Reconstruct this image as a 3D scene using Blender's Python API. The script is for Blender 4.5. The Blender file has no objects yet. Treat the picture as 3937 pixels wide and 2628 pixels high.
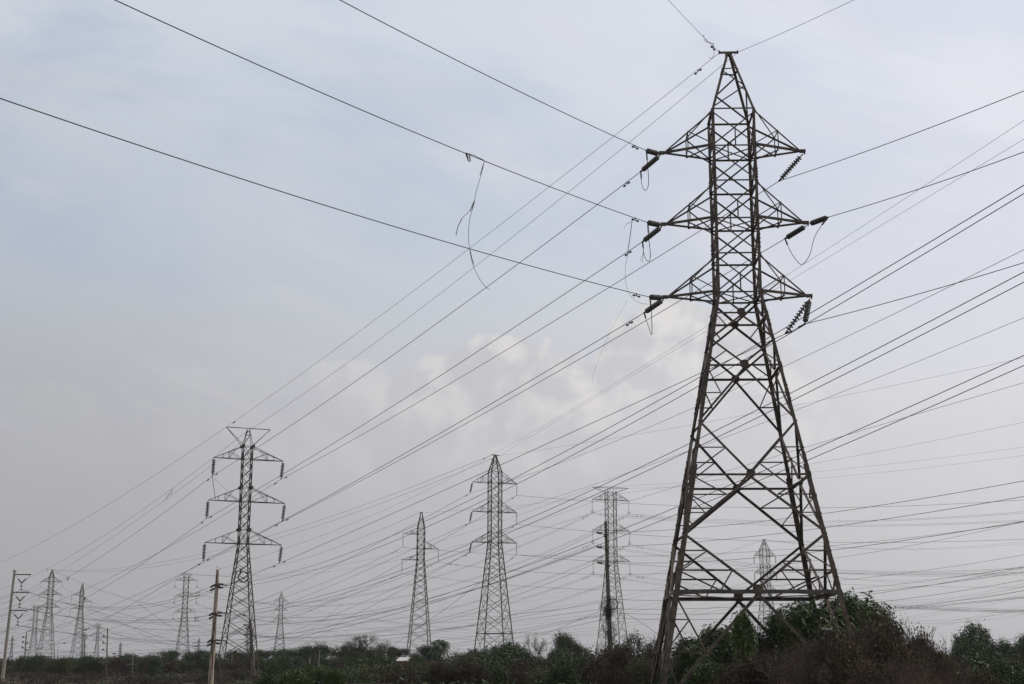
import bpy, math, random
import numpy as np
from mathutils import Vector, Matrix
random.seed(7); rng = np.random.default_rng(7)
S = bpy.context.scene
COL = S.collection
# ------------------------------------------------------------------ camera
F = 5353.27; CX, CY = 1968.5, 1314.0            # focal length and centre in photo pixels (3937 wide)
PITCH = math.radians(13.0587); ROLL = math.radians(0.127); EYE = 1.7
cp, sp = math.cos(PITCH), math.sin(PITCH)
right0 = Vector((1, 0, 0)); up0 = Vector((0, -sp, cp)); fwd = Vector((0, cp, sp))
cr, sr = math.cos(ROLL), math.sin(ROLL)
RIGHT = right0 * cr + up0 * sr; UP = up0 * cr - right0 * sr
cam = bpy.data.cameras.new('camera'); camo = bpy.data.objects.new('camera', cam); COL.objects.link(camo)
cam.lens = F * 36 / 3937; cam.sensor_width = 36; cam.clip_start = 0.1; cam.clip_end = 12000
M = Matrix((RIGHT, UP, -fwd)).transposed().to_4x4(); M.translation = (0, 0, EYE)
camo.matrix_world = M
S.camera = camo
# ------------------------------------------------------------------ sky
SUN_EL, SUN_AZ = math.radians(42), math.radians(62)      # azimuth measured from the view direction towards the right
sund = Vector((math.sin(SUN_AZ) * math.cos(SUN_EL), math.cos(SUN_AZ) * math.cos(SUN_EL), math.sin(SUN_EL)))
W = bpy.data.worlds.new("World"); S.world = W; W.use_nodes = True
nt = W.node_tree; nt.nodes.clear()
def N(t, **k):
    n = nt.nodes.new(t)
    for a, b in k.items(): setattr(n, a, b)
    return n
def mathn(op, a, b=None, c=None, clamp=False):
    n = N('ShaderNodeMath', operation=op, use_clamp=clamp)
    for i, v in enumerate((a, b, c)):
        if v is None: continue
        if isinstance(v, (int, float)): n.inputs[i].default_value = v
        else: nt.links.new(v, n.inputs[i])
    return n.outputs[0]
def mixc(fac, a, b, mode='MIX'):
    n = N('ShaderNodeMix', data_type='RGBA', blend_type=mode)
    for i, v in ((0, fac), (6, a), (7, b)):
        if isinstance(v, (int, float)): n.inputs[i].default_value = v
        elif isinstance(v, tuple): n.inputs[i].default_value = v + (1,) if len(v) == 3 else v
        else: nt.links.new(v, n.inputs[i])
    return n.outputs[2]
def mapr(v, a, b, c=0.0, d=1.0, smooth=True):
    n = N('ShaderNodeMapRange', interpolation_type='SMOOTHSTEP' if smooth else 'LINEAR')
    nt.links.new(v, n.inputs[0])
    for i, x in enumerate((a, b, c, d)): n.inputs[i + 1].default_value = x
    return n.outputs[0]
tc = N('ShaderNodeTexCoord'); sep = N('ShaderNodeSeparateXYZ'); nt.links.new(tc.outputs['Generated'], sep.inputs[0])
DX, DY, DZ = sep.outputs
sky = N('ShaderNodeTexSky', sky_type='NISHITA', sun_disc=False, sun_elevation=SUN_EL, sun_rotation=SUN_AZ,
        air_density=1.0, dust_density=4.0, ozone_density=1.0)
# direction as tangent-plane numbers: u to the right, w upwards of the horizon
yy = mathn('MAXIMUM', mathn('ABSOLUTE', DY), 0.05)
U = mathn('DIVIDE', DX, yy); Wv = mathn('DIVIDE', DZ, yy)
def noise(scale, detail, rough, vec, w=0.0, dist=0.0):
    n = N('ShaderNodeTexNoise', noise_dimensions='3D'); nt.links.new(vec, n.inputs['Vector'])
    n.inputs['Scale'].default_value = scale; n.inputs['Detail'].default_value = detail
    n.inputs['Roughness'].default_value = rough; n.inputs['Distortion'].default_value = dist
    return n.outputs['Fac']
def vec(x, y, z=0.0):
    n = N('ShaderNodeCombineXYZ')
    for i, v in enumerate((x, y, z)):
        if isinstance(v, (int, float)): n.inputs[i].default_value = v
        else: nt.links.new(v, n.inputs[i])
    return n.outputs[0]
def ramp(v, stops, interp='LINEAR'):
    n = N('ShaderNodeValToRGB'); n.color_ramp.interpolation = interp; e = n.color_ramp.elements
    for i, (p, c) in enumerate(stops):
        c = (c, c, c) if isinstance(c, float) else c
        q = e[i] if i < 2 else e.new(p)
        q.position = p; q.color = (*c, 1)
    nt.links.new(v, n.inputs[0]); return n.outputs[0]
def lin(*c): return tuple(((x / 255 + .055) / 1.055) ** 2.4 for x in c)
def toval(c):
    n = N('ShaderNodeRGBToBW'); nt.links.new(c, n.inputs[0]); return n.outputs[0]
UW = vec(U, Wv, 0.3)
dotn = N('ShaderNodeVectorMath', operation='DOT_PRODUCT'); nt.links.new(tc.outputs['Generated'], dotn.inputs[0]); dotn.inputs[1].default_value = tuple(sund)
glow = mapr(dotn.outputs['Value'], 0.80, 1.0)
warp = noise(3.0, 3, 0.5, UW)
Wd = mathn('ADD', Wv, mathn('MULTIPLY', mathn('SUBTRACT', warp, 0.5), 0.10))
elev = mapr(Wd, 0.0, 0.5, 0.0, 1.0, False)                 # height above the horizon
side = mapr(U, -0.40, 0.36, 0.0, 1.0, False)
hazeL = ramp(elev, [(0.0, lin(166, 165, 167)), (1.0, lin(208, 214, 223)), (.10, lin(170, 169, 172)), (.24, lin(174, 174, 179)), (.40, lin(179, 181, 186)), (.62, lin(188, 195, 206)), (.85, lin(196, 204, 215))])
hazeM = ramp(elev, [(0.0, lin(176, 175, 178)), (1.0, lin(214, 221, 231)), (.10, lin(182, 181, 184)), (.24, lin(191, 191, 195)), (.40, lin(201, 202, 208)), (.60, lin(203, 210, 219)), (.85, lin(209, 216, 227))])
hazeR = ramp(elev, [(0.0, lin(192, 191, 194)), (1.0, lin(230, 233, 242)), (.10, lin(201, 200, 203)), (.24, lin(214, 213, 216)), (.40, lin(224, 224, 229)), (.60, lin(230, 231, 236)), (.85, lin(230, 232, 241))])
veil = mixc(mapr(side, 0.0, 0.5, 0, 1, False), hazeL, mixc(mapr(side, 0.5, 1.0, 0, 1, False), hazeM, hazeR))
# thinner, bluer openings and pale streaks
thin = noise(3.2, 8, 0.56, vec(U, mathn('ADD', mathn('MULTIPLY', Wv, 2.0), mathn('MULTIPLY', U, 0.35)), 1.7), dist=0.35)
up_ = mapr(Wv, 0.16, 0.34)
veil = mixc(mathn('MULTIPLY', mathn('MULTIPLY', mapr(thin, 0.58, 0.42, 0, 1), up_), 0.5), veil, mixc(side, lin(166, 180, 204), lin(208, 214, 230)))
streak = noise(6.0, 10, 0.6, vec(mathn('MULTIPLY', U, 0.7), mathn('ADD', mathn('MULTIPLY', Wv, 2.6), mathn('MULTIPLY', U, 0.8)), 4.4), dist=0.5)
veil = mixc(mathn('MULTIPLY', mathn('MULTIPLY', mapr(streak, 0.50, 0.74), mapr(Wv, 0.10, 0.25, .35, 1)), 0.42), veil, mixc(side, lin(205, 204, 209), lin(234, 232, 238)))
# heaped cloud behind the haze
def billow(vx, sc, seed):
    n = N('ShaderNodeTexVoronoi', voronoi_dimensions='2D', feature='F1'); nt.links.new(vx, n.inputs['Vector']); n.inputs['Scale'].default_value = sc
    n.inputs['Detail'].default_value = 3; n.inputs['Roughness'].default_value = 0.55; n.normalize = True
    return n.outputs['Distance']
def heap(off):
    p = vec(mathn('ADD', U, off), mathn('ADD', Wv, off), .3)
    d = noise(10, 4, .5, p); q = vec(mathn('ADD', mathn('ADD', U, off), mathn('MULTIPLY', d, .06)), mathn('ADD', mathn('ADD', Wv, off), mathn('MULTIPLY', d, .05)), .3)
    return billow(q, 16, 0)
uu = mapr(U, -0.3, 0.4, 0, 1, False)
us = lambda u: (u + .3) / .7
topc = toval(ramp(uu, [(0.0, .30), (1.0, .10), (us(-.235), .35), (us(-.2), .385), (us(-.171), .36), (us(-.098), .40), (us(-.037), .515), (us(0.0), .52), (us(.037), .44), (us(.060), .43), (us(.072), .62), (us(.090), .70), (us(.12), .775), (us(.17), .66), (us(.22), .42), (us(.3), .25)]))
top = mathn('ADD', 0.15, mathn('MULTIPLY', topc, 0.15))
hb = heap(0.0); hb2 = heap(0.012)
ht = mathn('ADD', mathn('SUBTRACT', top, Wv), mathn('ADD', mathn('MULTIPLY', mathn('SUBTRACT', .42, hb), 0.060), mathn('MULTIPLY', mathn('SUBTRACT', noise(30, 6, .6, UW), .5), 0.03)))
cmask = mathn('MULTIPLY', mapr(ht, 0.0, 0.007), mapr(ht, 0.02, 0.135, 1.0, 0.0))
cmask = mathn('MULTIPLY', cmask, mathn('MULTIPLY', mapr(U, -0.22, 0.03, .12, 1), mapr(U, 0.14, 0.29, 1.0, 0.0)))
lump = mapr(mathn('SUBTRACT', hb2, hb), -0.10, 0.16, 0, 1)
ccol = mixc(lump, mixc(side, lin(186, 184, 188), lin(212, 210, 213)), mixc(side, lin(214, 211, 208), lin(238, 234, 229)))
veil = mixc(mathn('MULTIPLY', cmask, 0.78), veil, ccol)
veil = mixc(mathn('MULTIPLY', glow, 0.35), veil, (1.05, 1.0, 0.95))
# unseen sky behind the camera, darkened to dim surfaces that face the camera
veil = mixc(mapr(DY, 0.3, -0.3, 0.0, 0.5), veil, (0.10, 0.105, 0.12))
bg1 = N('ShaderNodeBackground'); nt.links.new(sky.outputs[0], bg1.inputs[0]); bg1.inputs[1].default_value = 0.10
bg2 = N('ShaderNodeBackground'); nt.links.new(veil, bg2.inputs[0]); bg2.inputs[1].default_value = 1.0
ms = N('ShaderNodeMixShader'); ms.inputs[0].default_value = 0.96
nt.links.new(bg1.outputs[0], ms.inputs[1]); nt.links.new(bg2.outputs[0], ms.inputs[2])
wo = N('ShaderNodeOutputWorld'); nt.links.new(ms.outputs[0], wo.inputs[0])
# ------------------------------------------------------------------ sun and exposure
sl = bpy.data.lights.new('sun', 'SUN'); sl.energy = 1.5; sl.angle = math.radians(11); sl.color = (1.0, 0.93, 0.84)
so = bpy.data.objects.new('sun', sl); COL.objects.link(so); so.rotation_euler = (-sund).to_track_quat('-Z', 'Y').to_euler()
so.location = (0, 0, 60)
S.view_settings.view_transform = 'Standard'; S.view_settings.look = 'None'
S.view_settings.exposure = 0.0; S.view_settings.gamma = 1.0
S.render.engine = 'CYCLES'
S.cycles.volume_bounces = 1
# ------------------------------------------------------------------ pixels to places
def ray(px, py):
    u, v = (px - CX) / F, (CY - py) / F
    return RIGHT * u + UP * v + fwd
def at(px, py, d):
    r = ray(px, py); k = d / r.y
    return Vector((r.x * k, d, EYE + r.z * k))
def zat(px, py, d): return at(px, py, d).z
CR = dict(U=(0, 0, 1.676), A=(0, 1500, .5102), B=(1000, 1700, .4464), C=(1800, 1200, .5102), D=(3050, 300, .5741), E=(1900, 1900, .3507),
          G=(3237, 1900, .4642), H=(3100, 1100, .5741), I=(1000, 2200, .298), J=(1450, 2200, .298), K=(2050, 2200, .273),
          L=(0, 2100, .3367), Q=(2450, 1650, .4304), P=(0, 0, 1), R=(700, 1600, .3189), T=(700, 2100, .3189), X=(2450, 2028, .3831),
          V=(2050, 1800, .3189), Z=(1650, 500, .7015))
def px(c, x, y): o = CR[c]; return o[0] + x * o[2], o[1] + y * o[2]
def sstep(a, b, x):
    t = min(1, max(0, (x - a) / (b - a))); return t * t * (3 - 2 * t)
def ground(x, y):
    left = 1 - sstep(-28, 8, x + 0.02 * y)
    z = -0.3 * sstep(20, 60, y)
    z += left * (0.75 * sstep(150, 215, y) * (1 - sstep(330, 600, y)) - 0.7 * sstep(60, 120, y) * (1 - sstep(140, 170, y)))
    z += 0.25 * math.sin(x * .13 + 1.3) * math.cos(y * .09) * sstep(10, 60, y) * (1 - sstep(500, 900, y))
    z += 0.12 * math.sin(x * .41 + y * .23) * (1 - sstep(300, 500, y))
    return z
# ------------------------------------------------------------------ materials
def mat(name, col, col2=None, scale=3.0, rough=0.8, metal=0.0, thresh=(0.4, 0.65), bump=0.0, detail=8, stretch=None, tint=None, spec=0.3, third=None):
    m = bpy.data.materials.new(name); m.use_nodes = True; t = m.node_tree; b = t.nodes['Principled BSDF']
    b.inputs['Roughness'].default_value = rough; b.inputs['Metallic'].default_value = metal
    b.inputs['Specular IOR Level'].default_value = spec
    tcn = t.nodes.new('ShaderNodeTexCoord'); src = tcn.outputs['Object']
    if stretch:
        mp = t.nodes.new('ShaderNodeMapping'); mp.inputs['Scale'].default_value = stretch; t.links.new(src, mp.inputs[0]); src = mp.outputs[0]
    nz = t.nodes.new('ShaderNodeTexNoise'); nz.inputs['Scale'].default_value = scale; nz.inputs['Detail'].default_value = detail
    nz.inputs['Roughness'].default_value = 0.62
    t.links.new(src, nz.inputs['Vector'])
    r = t.nodes.new('ShaderNodeValToRGB'); r.color_ramp.elements[0].position = thresh[0]; r.color_ramp.elements[1].position = thresh[1]
    r.color_ramp.elements[0].color = (*col, 1); r.color_ramp.elements[1].color = (*(col2 or col), 1)
    if third:
        e = r.color_ramp.elements.new(min(.98, thresh[1] + .12)); e.color = (*third, 1)
    t.links.new(nz.outputs['Fac'], r.inputs[0]); out = r.outputs[0]
    if tint:
        a = t.nodes.new('ShaderNodeAttribute'); a.attribute_name = 'tint'
        r2 = t.nodes.new('ShaderNodeValToRGB'); cs = tint
        r2.color_ramp.elements[0].color = (*cs[0], 1); r2.color_ramp.elements[1].color = (*cs[-1], 1)
        for i, c in enumerate(cs[1:-1]): e = r2.color_ramp.elements.new((i + 1) / (len(cs) - 1)); e.color = (*c, 1)
        t.links.new(a.outputs['Fac'], r2.inputs[0])
        mx = t.nodes.new('ShaderNodeMix'); mx.data_type = 'RGBA'; mx.inputs[0].default_value = 0.9
        t.links.new(out, mx.inputs[6]); t.links.new(r2.outputs[0], mx.inputs[7]); out = mx.outputs[2]
    t.links.new(out, b.inputs['Base Color'])
    if bump:
        bp = t.nodes.new('ShaderNodeBump'); bp.inputs['Strength'].default_value = bump; bp.inputs['Distance'].default_value = 0.05
        t.links.new(nz.outputs['Fac'], bp.inputs['Height']); t.links.new(bp.outputs[0], b.inputs['Normal'])
    return m
MT = dict(
    steel=mat('weathered_steel', (0.070, 0.053, 0.039), (0.19, 0.145, 0.103), 2.0, 0.6, 0.0, thresh=(.36, .66), third=(0.19, 0.115, 0.065)),
    steel_grey=mat('grey_galvanised_steel', (0.10, 0.09, 0.075), (0.17, 0.152, 0.128), 2.2, 0.65),
    rust_steel=mat('brown_lattice_steel', (0.065, 0.052, 0.037), (0.135, 0.106, 0.072), 1.3, 0.8, third=(0.13, 0.07, 0.04)),
    far_steel=mat('dull_far_steel', (0.075, 0.06, 0.053), (0.13, 0.10, 0.086), 0.8, 0.8),
    bolt=mat('bolt_steel', (0.05, 0.045, 0.04), (0.08, 0.07, 0.06), 20, 0.6),
    wire=mat('aluminium_conductor', (0.028, 0.026, 0.025), (0.05, 0.047, 0.043), 3, 0.6),
    porcelain=mat('grey_porcelain', (0.11, 0.105, 0.09), (0.20, 0.19, 0.165), 9, 0.28, spec=0.6),
    porcelain_dark=mat('dark_porcelain', (0.055, 0.05, 0.043), (0.10, 0.09, 0.078), 9, 0.32, spec=0.6),
    cap=mat('rusty_cap_iron', (0.05, 0.04, 0.032), (0.09, 0.065, 0.045), 14, 0.7),
    paint=mat('faded_ochre_paint', (0.26, 0.20, 0.11), (0.34, 0.26, 0.15), 30, 0.8),
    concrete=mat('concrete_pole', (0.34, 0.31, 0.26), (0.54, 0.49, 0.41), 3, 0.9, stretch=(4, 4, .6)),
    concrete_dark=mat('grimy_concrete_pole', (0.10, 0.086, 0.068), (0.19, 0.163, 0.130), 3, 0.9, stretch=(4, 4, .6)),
    rust_pole=mat('rust_streaked_pole', (0.06, 0.028, 0.016), (0.52, 0.44, 0.33), 2.4, 0.8, thresh=(0.44, 0.51), stretch=(3.0, 3.0, .22)),
    cloth=mat('tattered_plastic', (0.16, 0.15, 0.12), (0.30, 0.28, 0.22), 8, 0.7),
    bird=mat('black_feathers', (0.015, 0.014, 0.014), (0.03, 0.028, 0.027), 12, 0.6),
    cable=mat('black_cable', (0.02, 0.019, 0.018), (0.04, 0.037, 0.034), 12, 0.6),
    bark=mat('grey_brown_bark', (0.06, 0.05, 0.04), (0.13, 0.105, 0.085), 6, 0.95, stretch=(3, 3, .6), bump=.5),
    bark_pale=mat('pale_bark', (0.16, 0.14, 0.12), (0.26, 0.23, 0.2), 6, 0.95, stretch=(3, 3, .6)),
    twig=mat('dry_twig', (0.075, 0.055, 0.043), (0.14, 0.105, 0.085), 2.5, 0.95, tint=[(0.0435, 0.0324, 0.025), (0.087, 0.0635, 0.0488), (0.1885, 0.135, 0.1063)]),
    twig_red=mat('pinkish_bare_twig', (0.13, 0.095, 0.085), (0.20, 0.15, 0.135), 2.5, 0.95),
    leaf_dark=mat('dark_glossy_leaf', (0.028, 0.042, 0.018), (0.05, 0.068, 0.028), 1.2, 0.5, tint=[(0.0204, 0.0376, 0.0104), (0.0408, 0.0717, 0.0188), (0.0802, 0.123, 0.0314)]),
    leaf_olive=mat('olive_leaf', (0.045, 0.05, 0.022), (0.085, 0.085, 0.038), 0.9, 0.6, tint=[(0.0353, 0.0435, 0.0136), (0.0676, 0.0807, 0.023), (0.125, 0.1335, 0.0397)]),
    leaf_bright=mat('fresh_green_leaf', (0.05, 0.085, 0.022), (0.085, 0.13, 0.035), 1.5, 0.5, tint=[(0.0297, 0.0571, 0.0115), (0.0624, 0.1075, 0.0199), (0.1337, 0.1932, 0.0376)]),
    leaf_brown=mat('withered_leaf', (0.085, 0.055, 0.032), (0.16, 0.10, 0.05), 1.4, 0.8, tint=[(0.0344, 0.0269, 0.0168), (0.0746, 0.0539, 0.0297), (0.1492, 0.0997, 0.0446)]),
    leaf_dry=mat('grey_brown_scrub_leaf', (0.05, 0.042, 0.032), (0.085, 0.068, 0.048), 1.1, 0.9, tint=[(0.03, 0.023, 0.0168), (0.06, 0.0446, 0.0312), (0.1125, 0.081, 0.0504)]),
    soil=mat('dry_soil', (0.030, 0.024, 0.019), (0.105, 0.068, 0.046), 0.12, 0.95, bump=0.3, thresh=(0.38, 0.62), detail=12, third=(0.05, 0.042, 0.03)),
    brick=None, roof=mat('pale_metal_roof', (0.66, 0.62, 0.55), (0.80, 0.77, 0.70), 3, 0.4),
    dark_roof=mat('dark_sheet_roof', (0.035, 0.03, 0.026), (0.065, 0.055, 0.048), 3, 1.0, spec=0.0),
    pale_wall=mat('pale_wall', (0.38, 0.34, 0.28), (0.5, 0.46, 0.4), 2, 0.9),
    void=mat('dark_opening', (0.012, 0.011, 0.01), (0.02, 0.018, 0.016), 4, 0.9),
    post=mat('white_post', (0.34, 0.33, 0.30), (0.48, 0.46, 0.42), 3, 0.85),
)
def brickmat():
    m = bpy.data.materials.new('orange_brick'); m.use_nodes = True; t = m.node_tree; b = t.nodes['Principled BSDF']; b.inputs['Roughness'].default_value = .9
    tcn = t.nodes.new('ShaderNodeTexCoord'); mp = t.nodes.new('ShaderNodeMapping'); mp.inputs['Rotation'].default_value = (math.pi / 2, 0, 0)
    t.links.new(tcn.outputs['Object'], mp.inputs[0])
    br = t.nodes.new('ShaderNodeTexBrick'); br.inputs['Color1'].default_value = (0.34, 0.13, 0.07, 1); br.inputs['Color2'].default_value = (0.24, 0.09, 0.05, 1)
    br.inputs['Mortar'].default_value = (0.30, 0.22, 0.17, 1); br.inputs['Scale'].default_value = 3.0
    t.links.new(mp.outputs[0], br.inputs[0]); t.links.new(br.outputs[0], b.inputs['Base Color']); return m
MT['brick'] = brickmat()
# ------------------------------------------------------------------ mesh tools
def link(o, parent=None):
    COL.objects.link(o)
    if parent is not None: o.parent = parent
    return o
def mesh_np(name, V, Fq, material, parent=None, tint=None, smooth=False, loc=None):
    """V (n,3), Fq (m,k) faces all with k corners."""
    V = np.asarray(V, dtype=np.float32); Fq = np.asarray(Fq, dtype=np.int32); k = Fq.shape[1]
    me = bpy.data.meshes.new(name)
    if loc is not None: V = V - np.asarray(loc, dtype=np.float32)
    me.vertices.add(len(V)); me.vertices.foreach_set('co', V.ravel())
    me.loops.add(Fq.size); me.loops.foreach_set('vertex_index', Fq.ravel())
    me.polygons.add(len(Fq)); me.polygons.foreach_set('loop_start', np.arange(0, Fq.size, k, dtype=np.int32))
    me.update(calc_edges=True)
    if tint is not None:
        a = me.attributes.new('tint', 'FLOAT', 'FACE'); a.data.foreach_set('value', np.asarray(tint, dtype=np.float32))
    if smooth: me.polygons.foreach_set('use_smooth', np.ones(len(Fq), dtype=bool))
    me.materials.append(material); me.validate()
    o = bpy.data.objects.new(name, me)
    if loc is not None: o.location = loc
    return link(o, parent)
class MB:
    def __init__(s): s.V = []; s.F = []; s.mi = []
    def poly(s, vs, faces):
        n = len(s.V); s.V += [tuple(v) for v in vs]; s.F += [tuple(n + i for i in f) for f in faces]
    def box_axes(s, c, ax, ay, az):
        c = Vector(c); vs = [c + ax * i + ay * j + az * k for i in (-1, 1) for j in (-1, 1) for k in (-1, 1)]
        s.poly(vs, [(0, 1, 3, 2), (4, 6, 7, 5), (0, 4, 5, 1), (2, 3, 7, 6), (0, 2, 6, 4), (1, 5, 7, 3)])
    def box(s, c, sx, sy, sz): s.box_axes(c, Vector((sx / 2, 0, 0)), Vector((0, sy / 2, 0)), Vector((0, 0, sz / 2)))
    def bar(s, a, b, w, h=None, ref=None):
        a, b = Vector(a), Vector(b); d = b - a; L = d.length
        if L < 1e-5: return
        d /= L; ref = Vector(ref) if ref is not None else (Vector((0, 0, 1)) if abs(d.z) < .9 else Vector((0, 1, 0)))
        e1 = d.cross(ref)
        if e1.length < 1e-4: e1 = d.cross(Vector((1, .3, .2)))
        e1.normalize(); e2 = d.cross(e1)
        s.box_axes((a + b) / 2, d * (L / 2), e1 * (w / 2), e2 * ((h or w) / 2))
    def angle(s, a, b, w, n1, n2, t=None):
        """Rolled angle section: two flanges meeting on the line a-b, running towards n1 and n2."""
        a, b = Vector(a), Vector(b); d = b - a; L = d.length
        if L < 1e-5: return
        d /= L; t = t or max(.010, w * .11); n1 = Vector(n1); n2 = Vector(n2)
        e1 = n1 - d * n1.dot(d)
        if e1.length < 1e-3: e1 = d.orthogonal()
        e1.normalize(); e2 = d.cross(e1)
        if e2.dot(n2) < 0: e2 = -e2
        c = (a + b) / 2
        s.box_axes(c + e1 * (w / 2), d * (L / 2), e1 * (w / 2), e2 * (t / 2))
        s.box_axes(c + e2 * (w / 2 + t / 2 + .0015), d * (L / 2 - .001), e1 * (t / 2), e2 * (w / 2))
    def lathe(s, prof, M4=None, n=14):
        k0 = len(s.V)
        for r, z in prof:
            for i in range(n):
                a = 2 * math.pi * i / n; v = Vector((r * math.cos(a), r * math.sin(a), z))
                s.V.append(tuple(M4 @ v if M4 else v))
        for j in range(len(prof) - 1):
            for i in range(n):
                a0 = k0 + j * n + i; a1 = k0 + j * n + (i + 1) % n
                s.F.append((a0, a1, a1 + n, a0 + n))
        s.F.append(tuple(k0 + i for i in range(n))[::-1]); s.F.append(tuple(k0 + (len(prof) - 1) * n + i for i in range(n)))
    def build(s, name, material, parent=None, smooth=False, loc=None):
        me = bpy.data.meshes.new(name); L = Vector(loc) if loc is not None else Vector((0, 0, 0))
        me.from_pydata([tuple(Vector(v) - L) for v in s.V], [], s.F); me.materials.append(material); me.update()
        if smooth: me.polygons.foreach_set('use_smooth', np.ones(len(me.polygons), dtype=bool))
        o = bpy.data.objects.new(name, me); o.location = L
        return link(o, parent)
def tube_np(P, R, sides=6):
    P = np.asarray(P, float); n = len(P); R = np.broadcast_to(np.asarray(R, float), (n,))
    T = np.gradient(P, axis=0); T /= np.linalg.norm(T, axis=1)[:, None] + 1e-9
    ref = np.array([0, 0, 1.0]) if abs(T[n // 2][2]) < .9 else np.array([0, 1.0, 0])
    E1 = np.cross(T, ref); E1 /= np.linalg.norm(E1, axis=1)[:, None] + 1e-9; E2 = np.cross(T, E1)
    a = np.arange(sides) * 2 * np.pi / sides
    V = P[:, None, :] + R[:, None, None] * (np.cos(a)[None, :, None] * E1[:, None, :] + np.sin(a)[None, :, None] * E2[:, None, :])
    idx = np.arange(n * sides).reshape(n, sides); i2 = np.roll(idx, -1, axis=1)
    Fq = np.stack([idx[:-1], i2[:-1], i2[1:], idx[1:]], axis=-1).reshape(-1, 4)
    return V.reshape(-1, 3), Fq
def merge(parts):
    Vs, Fs = [], []; o = 0
    for V, Fq in parts: Vs.append(V); Fs.append(Fq + o); o += len(V)
    return np.concatenate(Vs), np.concatenate(Fs)
def segs_np(A, B, R0, R1, sides=3):
    A = np.asarray(A, float); B = np.asarray(B, float); n = len(A); R0 = np.broadcast_to(R0, (n,)); R1 = np.broadcast_to(R1, (n,))
    D = B - A; D = D / (np.linalg.norm(D, axis=1)[:, None] + 1e-9)
    ref = np.where(np.abs(D[:, 2:3]) < .9, np.array([[0, 0, 1.0]]), np.array([[0, 1.0, 0]]))
    E1 = np.cross(D, ref); E1 /= np.linalg.norm(E1, axis=1)[:, None] + 1e-9; E2 = np.cross(D, E1)
    a = np.arange(sides) * 2 * np.pi / sides + .5
    ring = np.cos(a)[None, :, None] * E1[:, None, :] + np.sin(a)[None, :, None] * E2[:, None, :]
    V = np.concatenate([A[:, None] + ring * R0[:, None, None], B[:, None] + ring * R1[:, None, None]], axis=1).reshape(-1, 3)
    base = (np.arange(n) * 2 * sides)[:, None]; i = np.arange(sides)[None]; j = (i + 1) % sides
    Fq = np.stack([base + i, base + j, base + sides + j, base + sides + i], axis=-1).reshape(-1, 4)
    return V, Fq
def tag(o, label=None, cat=None, group=None, kind=None):
    if label: o['label'] = label
    if cat: o['category'] = cat
    if group: o['group'] = group
    if kind: o['kind'] = kind
    return o
def empty(name, loc=(0, 0, 0), rz=0.0):
    o = bpy.data.objects.new(name, None); o.location = loc; o.rotation_euler = (0, 0, rz); o.empty_display_size = .3; return link(o)
def copy_tree(o, parent=None):
    c = o.copy(); COL.objects.link(c); c.parent = parent
    for ch in list(o.children): copy_tree(ch, c)
    return c
# ================================================================== THE BIG TOWER
T1 = dict(x=11.3553, y=67.9251, yaw=math.radians(-2.379))
T1['g'] = ground(T1['x'], T1['y'])
LV = dict(A=27.802, B=25.849, A2=23.918, B2=21.979, A3=20.08, B3=18.123, C=17.006, C2=15.70, D=14.265, K=11.515, E=8.798, M=6.08, F=3.355)
LV = {k: v + EYE - T1['g'] for k, v in LV.items()}; ZTOP = 31.418 + EYE - T1['g']
big = empty('transmission_tower', (T1['x'], T1['y'], T1['g']), T1['yaw'])
tag(big, 'huge brown lattice tower with three pairs of crossarms filling the right of the view', 'power tower')
def t1w(p):
    """local tower coordinates to world"""
    c, s = math.cos(T1['yaw']), math.sin(T1['yaw']); return Vector((T1['x'] + p[0] * c - p[1] * s, T1['y'] + p[0] * s + p[1] * c, T1['g'] + p[2]))
def hw(z):
    if z >= LV['A']: return 1.1 + (0.13 - 1.1) * (z - LV['A']) / (ZTOP - .12 - LV['A'])
    if z >= LV['B3']: return 1.1
    return 1.1 + .18016 * (LV['B3'] - z)
ROT = [Matrix.Rotation(math.pi / 2 * k, 3, 'Z') for k in range(4)]
def FP(k, s, z, off=0.0):
    w = hw(z); return ROT[k] @ Vector((s * w, -w - off, z))
steel = MT['steel']
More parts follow.
